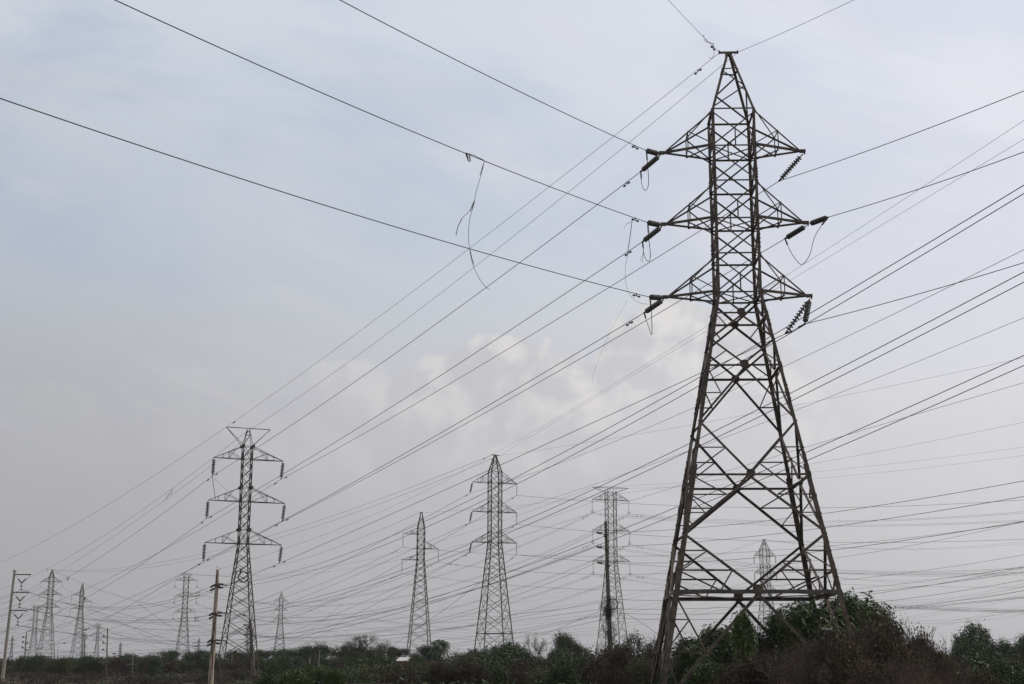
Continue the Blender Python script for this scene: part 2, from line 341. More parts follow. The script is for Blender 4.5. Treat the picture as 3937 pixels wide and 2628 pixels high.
# legs
for sx in (-1, 1):
    for sy in (-1, 1):
        m = MB(); cuts = [(ZTOP - .12, .095), (LV['A'], .118), (LV['B3'], .135), (LV['E'] + .5, .16), (LV['F'] + .15, .225), (-.3, .225)]
        for (z1, _), (z0, w) in zip(cuts, cuts[1:]):
            brk = [z1] + [z for z in (LV['A'], LV['B3']) if z0 < z < z1] + [z0]
            for a, b in zip(brk, brk[1:]):
                A = Vector((sx * hw(a), sy * hw(a), a)); B = Vector((sx * hw(b), sy * hw(b), b))
                m.angle(B, A, w, (-sx, 0, 0), (0, -sy, 0), .018)
        for zc, w, L in ((LV['C'] - .3, .15, .9), (LV['D'] - 1.4, .15, .9), (LV['E'] + .5, .17, 1.1), (LV['M'] - .2, .18, .8), (LV['F'] + .75, .20, 1.2), (LV['B2'] - 1.2, .13, .9), (LV['B'] - 1.5, .125, .6)):
            o = .012
            A = Vector((sx * (hw(zc + L / 2) + o), sy * (hw(zc + L / 2) + o), zc + L / 2)); B = Vector((sx * (hw(zc - L / 2) + o), sy * (hw(zc - L / 2) + o), zc - L / 2))
            m.angle(B, A, w * .96, (-sx, 0, 0), (0, -sy, 0), .012)
            for q in range(4):
                zz = zc + L * (-.38 + .25 * q)
                for r in (.3, .68):
                    m.box((sx * (hw(zz) + o - w * r), sy * (hw(zz) + o + .022), zz), .035, .03, .035)
                    m.box((sx * (hw(zz) + o + .022), sy * (hw(zz) + o - w * r), zz), .03, .035, .035)
        leg = m.build('leg', steel, big)
        if sx == 1 and sy == -1:                       # the number down the near right leg
            glyph = {'C': ['111', '100', '100', '100', '111'], 'R': ['110', '101', '110', '110', '101'], '0': ['111', '101', '101', '101', '111'], '3': ['111', '001', '011', '001', '111']}
            z = 3.02 + EYE - T1['g']
            for ch in 'CR003':
                t = MB()
                rows = glyph[ch]
                for r in range(5):
                    for c in range(3):
                        if rows[r][c] == '1':
                            zz = z - r * .021; x = hw(zz) - .155 + c * .021
                            t.box((x, -hw(zz) - .028, zz), .0205, .004, .0205)
                z -= .152
                t.build('painted_character', MT['paint'], leg)
# lattice of the four faces
def ang(m, k, a, b, w, side=0):
    n = ROT[k] @ Vector((0, -1, 0)); off = {0: .014, 1: -.035, 2: .036}[side]
    d = (b - a).normalized(); inpl = n.cross(d)
    if inpl.z > 0: inpl = -inpl
    m.angle(a + n * off, b + n * off, w, inpl, -n if side != 1 else -n)
for k in range(4):
    m = MB(); g = MB()
    P = lambda s, z: FP(k, s, z)
    L = LV
    # cap pyramid: zigzag
    H = ZTOP - L['A']; f = lambda q: L['A'] + H * q
    ang(m, k, P(-1, f(.70)), P(1, f(.72)), .06, 2)
    if k % 2 == 0:
        seq = [(-1, .68), (1, .41), (-1, .05)]
    else: seq = [(1, .56), (-1, .30), (1, .02)]
    for i, ((s0, q0), (s1, q1)) in enumerate(zip(seq, seq[1:])): ang(m, k, P(s0, f(q0)), P(s1, f(q1)), .065, i % 2)
    # body panels
    lv = ['A', 'B', 'A2', 'B2', 'A3', 'B3']
    for a, b in zip(lv, lv[1:]):
        ang(m, k, P(-1, L[a] - .08), P(1, L[b] + .06), .068, 0); ang(m, k, P(1, L[a] - .08), P(-1, L[b] + .06), .068, 1)
    for a in lv: ang(m, k, P(-1, L[a] + (.06 if a[0] == 'A' else 0)), P(1, L[a] + (.06 if a[0] == 'A' else 0)), .078, 2)
    for a, b in (('A', 'B'), ('A2', 'B2'), ('A3', 'B3')):
        zc = (L[a] + L[b]) / 2
        ang(m, k, P(.03, zc), P(.03, L[b]), .055, 2)
    # spreading part
    def diag(s0, z0, s1, z1, w, side=0): ang(m, k, P(s0, z0), P(s1, z1), w, side)
    for s in (-1, 1):
        sd = 0 if s < 0 else 1
        diag(s, L['B3'] - .05, 0, L['C'] + .1, .10, sd); diag(0, L['C'] - .1, s, L['C2'], .10, 1 - sd)
        diag(s, L['C2'] - .05, 0, L['D'] + .1, .095, sd); diag(0, L['D'] - .1, s, L['K'], .098, 1 - sd)
        diag(s, L['K'] - .05, 0, L['E'] + .1, .108, sd); diag(0, L['E'] - .1, s, L['M'], .118, 1 - sd)
        diag(s, L['M'] - .05, 0, L['F'] + .12, .118, sd)
        foot = Vector((s * .93, 0, .1))
        ang(m, k, P(0, L['F'] - .1), P(s * .96, .2), .14, 1 - sd)
        def on(za, zb, q, s_a, s_b):       # point on a diagonal, given as (fraction along, s)
            A, B = P(s_a, za), P(s_b, zb); return A.lerp(B, q)
        def red(A, B, w=.055, side=2): ang(m, k, A, B, w, side)
        # C2-D
        q = on(L['C2'], L['D'], .47, s, 0); red(q, P(s, L['D'] + .06))
        q = on(L['C'], L['C2'], .5, 0, s); red(q, P(s, L['C'] + .02))
        # D-K
        q = on(L['D'], L['K'], .52, 0, s); red(q, P(s, q.z)); red(q, P(s, L['D'] - .05))
        # K-E
        q = on(L['K'], L['E'], .52, s, 0); red(q, P(s, q.z)); red(q, P(s, L['E'] + .05))
        # E-M
        a1 = on(L['E'], L['M'], .36, 0, s); a2 = on(L['E'], L['M'], .68, 0, s)
        red(a1, P(s, a1.z), .06); red(a2, P(s, a2.z), .05); red(a1, P(s, L['E'] - .05), .06); red(a2, P(s, a1.z), .05)
        # M-F
        b1 = on(L['M'], L['F'], .33, s, 0); b2 = on(L['M'], L['F'], .66, s, 0)
        red(b1, P(s, b1.z), .06); red(b2, P(s, b2.z), .075); red(b1, P(s, b2.z), .06)
        fx = P(s, L['F']).lerp(P(0, L['F']), .55); red(P(s, b2.z), fx, .07); red(b2, fx, .06)
        # below F
        zl, zm = .65 + EYE - T1['g'], 2.06 + EYE - T1['g']
        c1 = P(0, L['F'] - .1).lerp(P(s * .96, .2), (L['F'] - zl) / (L['F'] - .2)); e1 = P(s, L['F'] - .1).lerp(c1, .46)
        red(P(s, L['F'] - .1), c1, .075); red(e1, P(s, e1.z), .05); red(e1, P(s, zl), .055); red(c1, P(s, zl), .06)
        red(P(s, zl), P(0, L['F'] - .1).lerp(P(s * .96, .2), .85), .06)
    for nm, w in (('C', .085), ('D', .10), ('E', .10)):
        ang(m, k, P(-1, L[nm]), P(1, L[nm]), w, 2)
    m.build('lattice_panel', steel, big)
    bm_ = MB(); ang(bm_, k, P(-1, L['F']), P(1, L['F']), .175, 2); bm_.build('horizontal_beam', MT['steel_grey'] if k == 0 else steel, big)
    n = ROT[k] @ Vector((0, -1, 0)); e = ROT[k] @ Vector((1, 0, 0)); u = Vector((0, 0, 1))
    for nm, R in (('C', .20), ('D', .21), ('E', .21), ('F', .24)):
        g = MB(); c = P(0, L[nm]) + n * .062; pts = []
        for i in range(8):
            a = math.pi / 8 + i * math.pi / 4; pts.append(c + (e * math.cos(a) + u * math.sin(a)) * R * 1.08)
        vs = pts + [p - n * .018 for p in pts]
        g.poly(vs, [tuple(range(8)), tuple(range(15, 7, -1))] + [(i, i + 8, (i + 1) % 8 + 8, (i + 1) % 8) for i in range(8)])
        for i in (-1, 1):
            for j in (-1, 1):
                for q in (.45, .75): g.box_axes(c + (e * i + u * j) * R * q * .8 + n * .012, e * .018, n * .016, u * .018)
        g.build('gusset_plate', steel, big)
# plan bracing inside
for nm in ('B', 'B2', 'B3', 'F'):
    m = MB(); z = LV[nm]; w = hw(z)
    if nm == 'F':
        mids = [FP(k, 0, z) for k in range(4)]
        for i in range(4): m.bar(mids[i] + Vector((0, 0, -.04)), mids[(i + 1) % 4] + Vector((0, 0, -.04)), .07, .05)
    else:
        m.bar((-w, -w, z - .05), (w, w, z - .05), .05, .045); m.bar((w, -w, z - .10), (-w, w, z - .10), .05, .045)
    m.build('plan_bracing', steel, big)
# crossarms
TIPL = {}
for sgn in (-1, 1):
    for i, (a, b) in enumerate((('A', 'B'), ('A2', 'B2'), ('A3', 'B3'))):
        m = MB(); tip = Vector((sgn * 3.62, 0, LV[b])); TIPL[(sgn, i + 1)] = t1w(tip)
        za, zb = LV[a] - .1, LV[b]
        Tm, Bm = {}, {}
        for sy in (-1, 1):
            tc_, bc_ = Vector((sgn * 1.1, sy * 1.1, za)), Vector((sgn * 1.1, sy * 1.1, zb))
            tp = tip + Vector((-sgn * .12, sy * .05, .06)); bp = tip + Vector((-sgn * .1, sy * .05, -.02))
            m.angle(tc_, tp, .085, (0, 0, -1), (0, -sy, 0)); m.angle(bc_, bp, .10, (0, -sy, 0), (0, 0, 1))
            q = .50; Tm[sy] = tc_.lerp(tp, q); Bm[sy] = bc_.lerp(bp, q)
            m.bar(Tm[sy], Bm[sy] + Vector((0, 0, -.02)), .05, .045)
            m.bar(Tm[sy] + Vector((0, sy * .03, 0)), Vector((sgn * 1.1, sy * 1.1, zb + .1)), .055, .05)
        m.bar(Tm[1], Tm[-1], .045); m.bar(Bm[1] + Vector((0, 0, .06)), Bm[-1] + Vector((0, 0, .06)), .05)
        m.bar(Bm[1] + Vector((0, 0, -.045)), Vector((sgn * 1.1, -1.1, zb - .04)), .06, .05); m.bar(Bm[-1] + Vector((0, 0, -.10)), Vector((sgn * 1.1, 1.1, zb - .10)), .06, .05)
        m.bar(Tm[1] + Vector((0, 0, .03)), Vector((sgn * 1.1, -1.1, za + .04)), .045, .04)
        m.box(tip + Vector((0, 0, .02)), .30, .15, .16); m.box(tip + Vector((sgn * .1, 0, -.08)), .06, .11, .14)
        m.build('crossarm', steel, big)
m = MB(); m.bar((-.47, 0, ZTOP), (.47, 0, ZTOP), .10, .09); m.box((0, 0, ZTOP - .12), .34, .3, .12)
for s in (-1, 1): m.box((s * .48, 0, ZTOP + .02), .06, .13, .17)
m.build('peak_bar', steel, big)
# ------------------------------------------------------------------ insulators
def disc_profile(R=.140):
    return [(.016, .075), (.05, .07), (.055, .035), (.08, .026), (R * .7, .018), (R * .96, .006), (R, -.012), (R * .98, -.045), (R * .84, -.056), (R * .6, -.048), (R * .5, -.058), (.04, -.060), (.018, -.075)]
def insulator(a, b, label, group=None, nd=10, material=None, R=.140, name='insulator_string', each=True):
    """String of discs hanging from a, ending at b (both world points)."""
    a, b = Vector(a), Vector(b); d = (b - a); L = d.length; d.normalize()
    rot = (-d).to_track_quat('Z', 'Y').to_matrix().to_4x4()
    root = empty(name, tuple(a)); tag(root, label, 'insulator', group)
    root.rotation_euler = rot.to_euler()
    f = MB(); f.bar((0, 0, .02), (0, 0, -L), .022); f.box((0, 0, -.06), .07, .03, .12); f.box((0, 0, -L + .10), .05, .09, .20); f.box((0, 0, -L + .01), .10, .05, .07)
    f.build('fittings', MT['cap'], root)
    s = (L - .38) / nd
    base = None
    for i in range(nd):
        z = -.16 - s * (i + .5)
        if base is None:
            mb = MB(); mb.lathe([(r, zz * s / .146) for r, zz in disc_profile(R)], None, 18); base = mb.build('disc', material or MT['porcelain'], root, True)
            base.location.z = z
        else:
            c = base.copy(); COL.objects.link(c); c.parent = root; c.location.z = z
    return root
def send(tip, p, L, near):
    """end of a string of length L that starts at tip and is seen at pixel p, nearer or farther than the tip"""
    best = None
    for i in range(-400, 401):
        d = tip.y + i * .006; q = at(p[0], p[1], d); e = abs((q - tip).length - L)
        if (d <= tip.y) == near or True:
            key = e + (0 if (d <= tip.y) == near else .6)
            if best is None or key < best[0]: best = (key, q)
    return best[1]
U_ = lambda x, y: px('U', x, y)
ends = {}
tipb = {k: v + Vector((0, 0, -.12)) for k, v in TIPL.items()}
ends['L1a'] = send(tipb[(-1, 1)] + Vector((-.2, 0, .1)), U_(1483, 345), 1.75, True)
ends['L2a'] = send(tipb[(-1, 2)] + Vector((-.2, 0, .1)), U_(1486, 510), 1.75, True)
ends['L3a'] = send(tipb[(-1, 3)] + Vector((-.2, 0, .1)), U_(1491, 681), 1.75, True)
ends['L1b'] = send(tipb[(-1, 1)] + Vector((-.1, 0, 0)), U_(1470, 393), 1.75, False)
ends['L2b'] = send(tipb[(-1, 2)] + Vector((-.1, 0, 0)), U_(1474, 554), 1.75, False)
ends['L3b'] = send(tipb[(-1, 3)] + Vector((-.1, 0, 0)), U_(1478, 717), 1.75, False)
ends['R1'] = send(tipb[(1, 1)] + Vector((0, 0, -.05)), U_(1787, 415), 1.85, False)
ends['R2a'] = send(tipb[(1, 2)] + Vector((.2, 0, .08)), U_(1899, 498), 1.75, True)
ends['R2b'] = send(tipb[(1, 2)], U_(1801, 547), 1.75, False)
ends['R3a'] = send(tipb[(1, 3)], U_(1846, 743), 1.75, True)
ends['R3b'] = send(tipb[(1, 3)], U_(1802, 765), 1.9, False)
lvl = {1: 'top', 2: 'middle', 3: 'bottom'}
for kk, p in ends.items():
    s = -1 if kk[0] == 'L' else 1; i = int(kk[1]); tp = tipb[(s, i)] + (Vector((-.2, 0, .1)) if kk[0] == 'L' and kk.endswith('a') else Vector((.2, 0, .08)) if kk == 'R2a' else Vector((-.1, 0, 0)) if kk[0] == 'L' else Vector((0, 0, -.03)))
    side = 'left' if s < 0 else 'right'
    what = {'R1': 'single disc string slanting down', 'R3a': 'steeper of two disc strings', 'R3b': 'more slanting of two disc strings',
            'R2a': 'disc string pulled nearly level', 'R2b': 'disc string slanting down'}.get(kk, 'upper disc string lying nearly level' if kk.endswith('a') else 'lower disc string slanting away')
    insulator(tp, p, f"{what} at the {lvl[i]} {side} arm of the big tower", 'porcelain disc strings on the big tower', nd=10,
              material=MT['porcelain'] if kk in ('R1', 'R3a', 'R3b', 'L1b', 'L3b', 'L2b') else MT['porcelain_dark'])
# ------------------------------------------------------------------ cables in the air
def cable(points, r, name, label, cat, group=None, material=None, sides=6, smooth_n=0):
    pts = [Vector(p) for p in points]
    if smooth_n:                                             # Catmull-Rom through the points
        q = [pts[0] * 2 - pts[1]] + pts + [pts[-1] * 2 - pts[-2]]; out = []
        for i in range(1, len(q) - 2):
            for j in range(smooth_n):
                t = j / smooth_n; p0, p1, p2, p3 = q[i - 1:i + 3]
                out.append(.5 * ((2 * p1) + (p2 - p0) * t + (2 * p0 - 5 * p1 + 4 * p2 - p3) * t * t + (3 * p1 - p0 - 3 * p2 + p3) * t ** 3))
        out.append(pts[-1]); pts = out
    V, Fq = tube_np([tuple(p) for p in pts], r, sides)
    o = mesh_np(name, V, Fq, material or MT['wire'], smooth=True, loc=tuple(pts[0])); tag(o, label, cat, group); return o
# jumper loops below the tension strings
def jump(label, a, b, pts, dd=None, clampA=True):
    A, B = a, b
    mid = [at(*U_(x, y), A.y + (B.y - A.y) * (i + 1) / (len(pts) + 1)) for i, (x, y) in enumerate(pts)]
    o = cable([A] + mid + [B], .017, 'jumper_cable', label, 'jumper cable', 'jumper cables on the big tower', smooth_n=8)
    for q, nx in ((A, mid[0]), (B, mid[-1])):
        c = MB(); d = (nx - q).normalized(); q0 = q + d * .05
        c.bar(q0, q0 + d * .5, .06)
        for j in range(5): c.bar(q0 + d * (.08 + j * .09) + Vector((-.045, 0, 0)), q0 + d * (.08 + j * .09) + Vector((.045, 0, 0)), .022)
        c.build('clamp', MT['cap'], o, loc=None).location = -o.location
jump('jumper cable looping in a narrow U below the top left arm of the big tower', ends['L1a'], ends['L1b'], [(1485, 372), (1488, 415), (1484, 434), (1477, 434), (1472, 420)])
jump('jumper cable looping in a narrow U below the middle left arm of the big tower', ends['L2a'], ends['L2b'], [(1488, 545), (1492, 582), (1489, 599), (1481, 593), (1476, 575)])
jump('jumper cable looping in a pointed V below the bottom left arm of the big tower', ends['L3a'], ends['L3b'], [(1494, 712), (1495.5, 745), (1495, 767), (1489, 752), (1482, 732)])
jump('wide jumper cable swinging low beneath the middle right arm of the big tower', ends['R2a'], ends['R2b'], [(1885, 516), (1868, 545), (1857, 585), (1839, 606), (1822, 590), (1808, 565)])
jump('short slack jumper bridging the two disc strings of the bottom right arm', ends['R3a'], ends['R3b'], [(1836, 748), (1824, 755), (1812, 761)])
# ================================================================== THE OTHER TOWERS
BOT = {}          # (tower, arm) -> place where the conductor hangs
TOPP = {}         # (tower, side) -> place where the earth wire is fixed
NAME = {}
def tower(key, label, cpx, d, yaw, topy, belt, arms, bw, base, ins, kind='peak', mat_='far_steel', lw=.14, bwid=.07, swing=(0, 0), group='lattice towers in the distance', npan=7, rod=None, waist=None, barw=None, lean=0, bpx=None, big_ins=False):
    """cpx: pixel column (at y of the arms); arms: list of (tip y px, attach y px, left px, right px); belt: y px of body top;
    bw: apparent body width px; base: (apparent width px, at y px)."""
    yaw = math.radians(yaw); app = abs(math.cos(yaw)) + abs(math.sin(yaw))
    yref = arms[-1][0]
    c0 = at(cpx, yref, d); gx, gy = c0.x, c0.y; g = ground(gx, gy)
    root = empty('transmission_tower', (gx, gy, g), yaw); tag(root, label, 'power tower', group); bwid *= .72
    sc = lambda y: (at(cpx + 1, y, d) - at(cpx, y, d)).x
    z = lambda y: zat(cpx, y, d) - g
    h1 = bw * sc(yref) / app / 2; zb = z(base[1]); hb = base[0] * sc(base[1]) / app / 2
    zw = z(waist if waist else yref); zt = z(belt); zp = z(topy)
    slope = (hb - h1) / (zw - zb)
    def w(q):
        if q > zt and kind == 'peak': return max(.10, h1 + (.10 - h1) * (q - zt) / (zp - zt))
        return h1 if q >= zw else h1 + slope * (zw - q)
    def P(k, s, q): ww = w(q); return ROT[k] @ Vector((s * ww, -ww, q))
    zground = -.3
    top = zp if kind == 'peak' else zt
    M_ = MT[mat_]
    for k in range(4):
        lst = [P(k, -1, zz) for zz in ([top] + ([zt] if kind == 'peak' else []) + [zw, zground])]
        V, Fq = merge([segs_np([tuple(a)], [tuple(b)], lw * .45, lw * .45, 4) for a, b in zip(lst, lst[1:])])
        mesh_np('leg', V, Fq, M_, root)
    # face lattice
    lev = [zt]
    ath = sorted({z(a[0]) for a in arms} | {z(a[1]) for a in arms if a[1] > belt + 3}, reverse=True)
    for q in ath:
        n = max(1, round((lev[-1] - q) / (2.1 * h1))); q0 = lev[-1]
        for i in range(n): lev.append(q0 + (q - q0) * (i + 1) / n)
    low = [lev[-1]]
    while low[-1] > zground + .5:
        q = low[-1]; low.append(q - max(1.0, w(q) * npan))
    low[-1] = max(low[-1], zground)
    for k in range(4):
        A, B, R = [], [], []
        def add(a, b, r): A.append(tuple(a)); B.append(tuple(b)); R.append(r)
        off = ROT[k] @ Vector((0, -1, 0)) * (lw * .3)
        for i, (a, b) in enumerate(zip(lev, lev[1:])):
            add(P(k, -1, a) + off, P(k, 1, b) + off, bwid * .55); add(P(k, 1, a) - off, P(k, -1, b) - off, bwid * .55)
        for i, (a, b) in enumerate(zip(low, low[1:])):
            add(P(k, -1, a) + off, P(k, 1, b) + off, bwid * .6); add(P(k, 1, a) - off, P(k, -1, b) - off, bwid * .6)
            if npan > 1.3:
                c = (P(k, -1, a) + P(k, 1, b)) / 2; wa, wb = w(a), w(b); zc = a + (b - a) * wa / (wa + wb)
                for s in (-1, 1):
                    for q0, s0 in ((a, s), (b, s)):
                        mpt = P(k, s0, q0).lerp(P(k, 0, zc), .5); add(mpt, P(k, s, mpt.z), bwid * .38)
            if i == len(low) - 3: add(P(k, -1, a), P(k, 1, a), bwid * .8)
        for a in arms:
            add(P(k, -1, z(a[0])), P(k, 1, z(a[0])), bwid * .65)
            add(P(k, -1, z(a[1])), P(k, 1, z(a[1])), bwid * .55)
        if kind == 'peak':
            hp = zp - zt; qs = [0, .3, .55, .75]
            for i in range(3):
                s = 1 if i % 2 else -1
                add(P(k, s, zt + hp * qs[i]), P(k, -s, zt + hp * qs[i + 1]), bwid * .5); add(P(k, -s, zt + hp * qs[i]), P(k, s, zt + hp * qs[i + 1]), bwid * .4)
            add(P(k, -1, zt), P(k, 1, zt), bwid * .6); add(P(k, -1, zt + hp * .55), P(k, 1, zt + hp * .55), bwid * .45)
        V, Fq = segs_np(A, B, np.array(R), np.array(R), 4); mesh_np('lattice_panel', V, Fq, M_, root)
    rootm = Matrix.Translation((gx, gy, g)) @ Matrix.Rotation(yaw, 4, 'Z')
    arml = {}
    for i, (ty, ay, lp, rp) in enumerate(arms):
        for sgn, pxl in ((-1, lp), (1, rp)):
            if not pxl: continue
            L = pxl * sc(ty) / abs(math.cos(yaw)); z0, z1 = z(ty), z(ay)
            A, B, R = [], [], []
            tip = Vector((sgn * L, 0, z0))
            for sy in (-1, 1):
                t = Vector((sgn * w(z1), sy * w(z1), z1)); b = Vector((sgn * w(z0), sy * w(z0), z0))
                A += [t, b]; B += [tip, tip]; R += [bwid * .6, bwid * .75]
                tm, bm = t.lerp(tip, .48), b.lerp(tip, .48); tm2, bm2 = t.lerp(tip, .25), b.lerp(tip, .25)
                A += [tm, tm]; B += [bm, b]; R += [bwid * .38, bwid * .38]
                if L > 2.5: A += [tm2, tm.lerp(tip, .4)]; B += [bm, bm.lerp(tip, .4)]; R += [bwid * .3, bwid * .3]
            V, Fq = segs_np([tuple(a) for a in A], [tuple(b) for b in B], np.array(R), np.array(R), 4)
            mesh_np('crossarm', V, Fq, M_, root)
            arml[(sgn, i + 1)] = tip
    # top piece
    if kind == 'peak':
        m = MB(); bw_ = barw or .45; m.bar((-bw_, 0, zp + .05), (bw_, 0, zp + .05), .1); m.build('peak_bar', M_, root)
        for sgn in (-1, 1): TOPP[(key, sgn)] = rootm @ Vector((sgn * bw_, 0, zp))
    else:
        bl = barw
        A, B, R = [], [], []
        if kind == 'flat':
            zf = z(topy)
            for sgn in (-1, 1):
                tip = Vector((sgn * bl, 0, zf))
                for sy in (-1, 1):
                    A += [Vector((-sgn * h1 * 0, sy * h1, zf)), Vector((sgn * h1, sy * h1, zt))]; B += [tip, tip]; R += [bwid * .6] * 2
                    A += [Vector((sgn * h1, sy * h1, zf)), Vector((sgn * h1, sy * h1, zt))]; B += [Vector((sgn * h1, sy * h1, zt)), Vector((0, sy * h1, zf))]; R += [bwid * .5] * 2
                    q = Vector((sgn * h1, sy * h1, zf)).lerp(tip, .45); A.append(q); B.append(Vector((sgn * h1, sy * h1, zt)).lerp(tip, .45)); R.append(bwid * .35)
        else:                                             # horned: pyramid with a level bar above
            zf = z(topy)
            for s in (-1, 1):
                for sy in (-1, 1):
                    A += [Vector((s * h1, sy * h1, zt))]; B += [Vector((s * .12, sy * .12, zf - .12))]; R += [bwid * .75]
                    A += [Vector((s * h1, sy * h1, zt))]; B += [Vector((s * bl, 0, zf))]; R += [bwid * .6]
                A += [Vector((s * h1 * .45, -h1 * .45, zt + (zf - zt) * .62))]; B += [Vector((s * h1 * .45, h1 * .45, zt + (zf - zt) * .62))]; R += [bwid * .4]
                A += [Vector((-h1 * .45, s * h1 * .45, zt + (zf - zt) * .62))]; B += [Vector((h1 * .45, s * h1 * .45, zt + (zf - zt) * .62))]; R += [bwid * .4]
                A += [Vector((-h1, s * h1, zt))]; B += [Vector((h1 * .45, s * h1 * .45, zt + (zf - zt) * .62))]; R += [bwid * .4]
            A += [Vector((-bl, 0, zf))]; B += [Vector((bl, 0, zf))]; R += [bwid * .75]
        V, Fq = segs_np([tuple(a) for a in A], [tuple(b) for b in B], np.array(R), np.array(R), 4); mesh_np('earth_wire_bracket', V, Fq, M_, root)
        for sgn in (-1, 1): TOPP[(key, sgn)] = rootm @ Vector((sgn * bl, 0, zf))
    if key == 'T2':
        for nm, q in (('B', z(arms[1][1])), ('C', z(arms[2][1])), ('A', z(arms[0][1]))):
            for sx in (-1, 1):
                m = MB()
                for sy in (-1, 1): m.box((sx * (h1 + .06), sy * h1, q), .30, .05, .30)
                m.build('gusset_plate', M_, root)
    # insulators
    nice = NAME[key]
    lv_ = {1: 'top', 2: 'middle', 3: 'bottom'} if len(arms) == 3 else {1: 'upper', 2: 'lower'}
    if key in ('T4', 'T10'): lv_ = {1: 'top', 2: 'right', 3: 'lower'}
    for (sgn, i), tip in arml.items():
        a = rootm @ tip; L = ins * sc(arms[i - 1][0]); sw = Vector((swing[0] if sgn < 0 else swing[1], 0, -1)).normalized()
        b = a + sw * L; BOT[(key, sgn, i)] = b
        lr = 'left' if sgn < 0 else 'right'
        style = rod if not (big_ins and sgn < 0) else None
        if key in ('T4', 'T10'): lab = f"thin insulator rod hanging from the {lv_[i]} arm of {nice}" if i == 2 else f"thin insulator rod hanging from the {lv_[i]} left arm of {nice}"
        elif style == 'rod': lab = f"thin insulator rod hanging from the {lv_[i]} {lr} arm of {nice}"
        else: lab = f"disc insulator string hanging from the {lv_[i]} {lr} arm of {nice}"
        if style == 'rod':
            m = MB(); m.bar(a, b, .055); nd = max(6, int(L / .2))
            o = MB(); MM = Matrix.Translation(a) @ (-(b - a)).to_track_quat('Z', 'Y').to_matrix().to_4x4()
            for q in range(nd): o.lathe([(.03, -L * (.1 + .78 * q / nd) + .02), (.095, -L * (.1 + .78 * q / nd)), (.03, -L * (.1 + .78 * q / nd) - .03)], MM, 8)
            rt = empty('insulator_rod', tuple(a)); tag(rt, lab, 'insulator', 'insulators of the distant towers')
            q = m.build('core_rod', MT['porcelain_dark'], rt); q.location = -a
            q = o.build('sheds', MT['porcelain_dark'], rt); q.location = -a
            if kind == 'flat' and d < 700:
                rg = MB(); n = 10; c = b + Vector((0, 0, .12)); pts = [c + Vector((math.cos(t * 2 * math.pi / n) * .28, 0, math.sin(t * 2 * math.pi / n) * .28)) for t in range(n + 1)]
                for p0, p1 in zip(pts, pts[1:]): rg.bar(p0, p1, .07)
                rg.bar(b + Vector((-.25, 0, .42)), b + Vector((.25, 0, .42)), .07)
                q = rg.build('corona_ring', MT['cap'], rt); q.location = -a
        else:
            insulator(a, b, lab, 'insulators of the distant towers', nd=10, material=MT['porcelain_dark'], R=.155 if key != 'T2' else .185)
    return root
NAME.update(T1='the big tower', T2='the horned tower', T3='the central pointed tower', T4='the slim tower', T5='the flat-topped tower', T6='the small framed tower', T7='the far flat tower',
            T8='the far pointed tower', T9='the far left tower', T10='the far slim tower', T11='the faint flat tower', T12='the tiny flat tower', T15='the faint tower')
tower('T2', 'brown lattice tower with a wide horned top and disc strings, behind the rusty pole', 935, 140, 22, 1646, 1714,
      [(1765, 1716, 117, 131), (1928, 1874, 131, 143), (2090, 2036, 136, 139)], 46, (155, 2496), 70, 'horned', 'rust_steel', .125, .075, swing=(-.03, -.09), npan=1.25, barw=2.25, group=None)
tower('T3', 'pointed lattice tower in the centre with disc strings on its left arms only', 1902, 200, 19, 1750, 1814.8,
      [(1856, 1814.8, 86, 85), (1968, 1930, 87, 85), (2085, 2046, 88, 85)], 54, (141.5, 2450), 44, 'peak', 'rust_steel', .17, .085, swing=(-.2, -.04), npan=1.5, rod='rod', big_ins=True, group=None, barw=.6)
tower('T4', 'slim pointed tower with three staggered arms left of the central tower', 1617, 240, 12, 1970, 2029.9,
      [(2053, 2030, 68, 0), (2108, 2079, 0, 68), (2152, 2130.5, 70, 0)], 32, (91, 2462), 51, 'peak', 'rust_steel', .15, .075, npan=1.15, rod='rod', group=None, barw=.3)
tower('T5', 'flat-topped tower behind the dark vine-wrapped pole, with paired rod insulators', 2351, 330, 16, 1874, 1892.5,
      [(1922, 1892.5, 72, 71), (2039, 2009, 72, 72), (2156.5, 2127, 72, 72)], 42.4, (92, 2380), 50, 'flat', 'rust_steel', .20, .11, npan=1.5, rod='rod', barw=4.6, group=None)
tower('T6', 'small pointed tower framed between the legs of the big tower', 2945, 400, 14, 2074, 2111,
      [(2136.5, 2111, 43, 44), (2203, 2181, 44, 45), (2269, 2249, 44, 45)], 35, (66, 2400), 30, 'peak', 'far_steel', .20, .11, npan=1.4, group=None, barw=.7)
tower('T7', 'far flat-topped tower standing left of the rusty pole', 710, 520, 5, 2205.5, 2218,
      [(2230, 2218, 42, 42), (2291.5, 2277, 42, 42), (2353, 2337, 42, 42)], 20, (50, 2504), 27, 'flat', 'far_steel', .20, .12, npan=1.4, rod='rod', barw=2.1)
tower('T8', 'far pointed tower in the gap right of the horned tower', 1078.5, 600, 5, 2277, 2298,
      [(2311, 2298, 27, 27), (2345.5, 2331, 27, 27), (2380, 2366, 27, 27)], 15, (42, 2498), 13, 'peak', 'far_steel', .21, .12, npan=1.4, rod='rod')
tower('T9', 'taller pointed tower at far left with a heavy crossbar near its feet', 190, 420, 4, 2190, 2218.5,
      [(2235.5, 2218.5, 41, 41), (2284.5, 2267.7, 41, 41), (2334, 2317, 41, 41)], 19, (55, 2504), 20, 'peak', 'far_steel', .20, .11, npan=1.5, rod='rod')
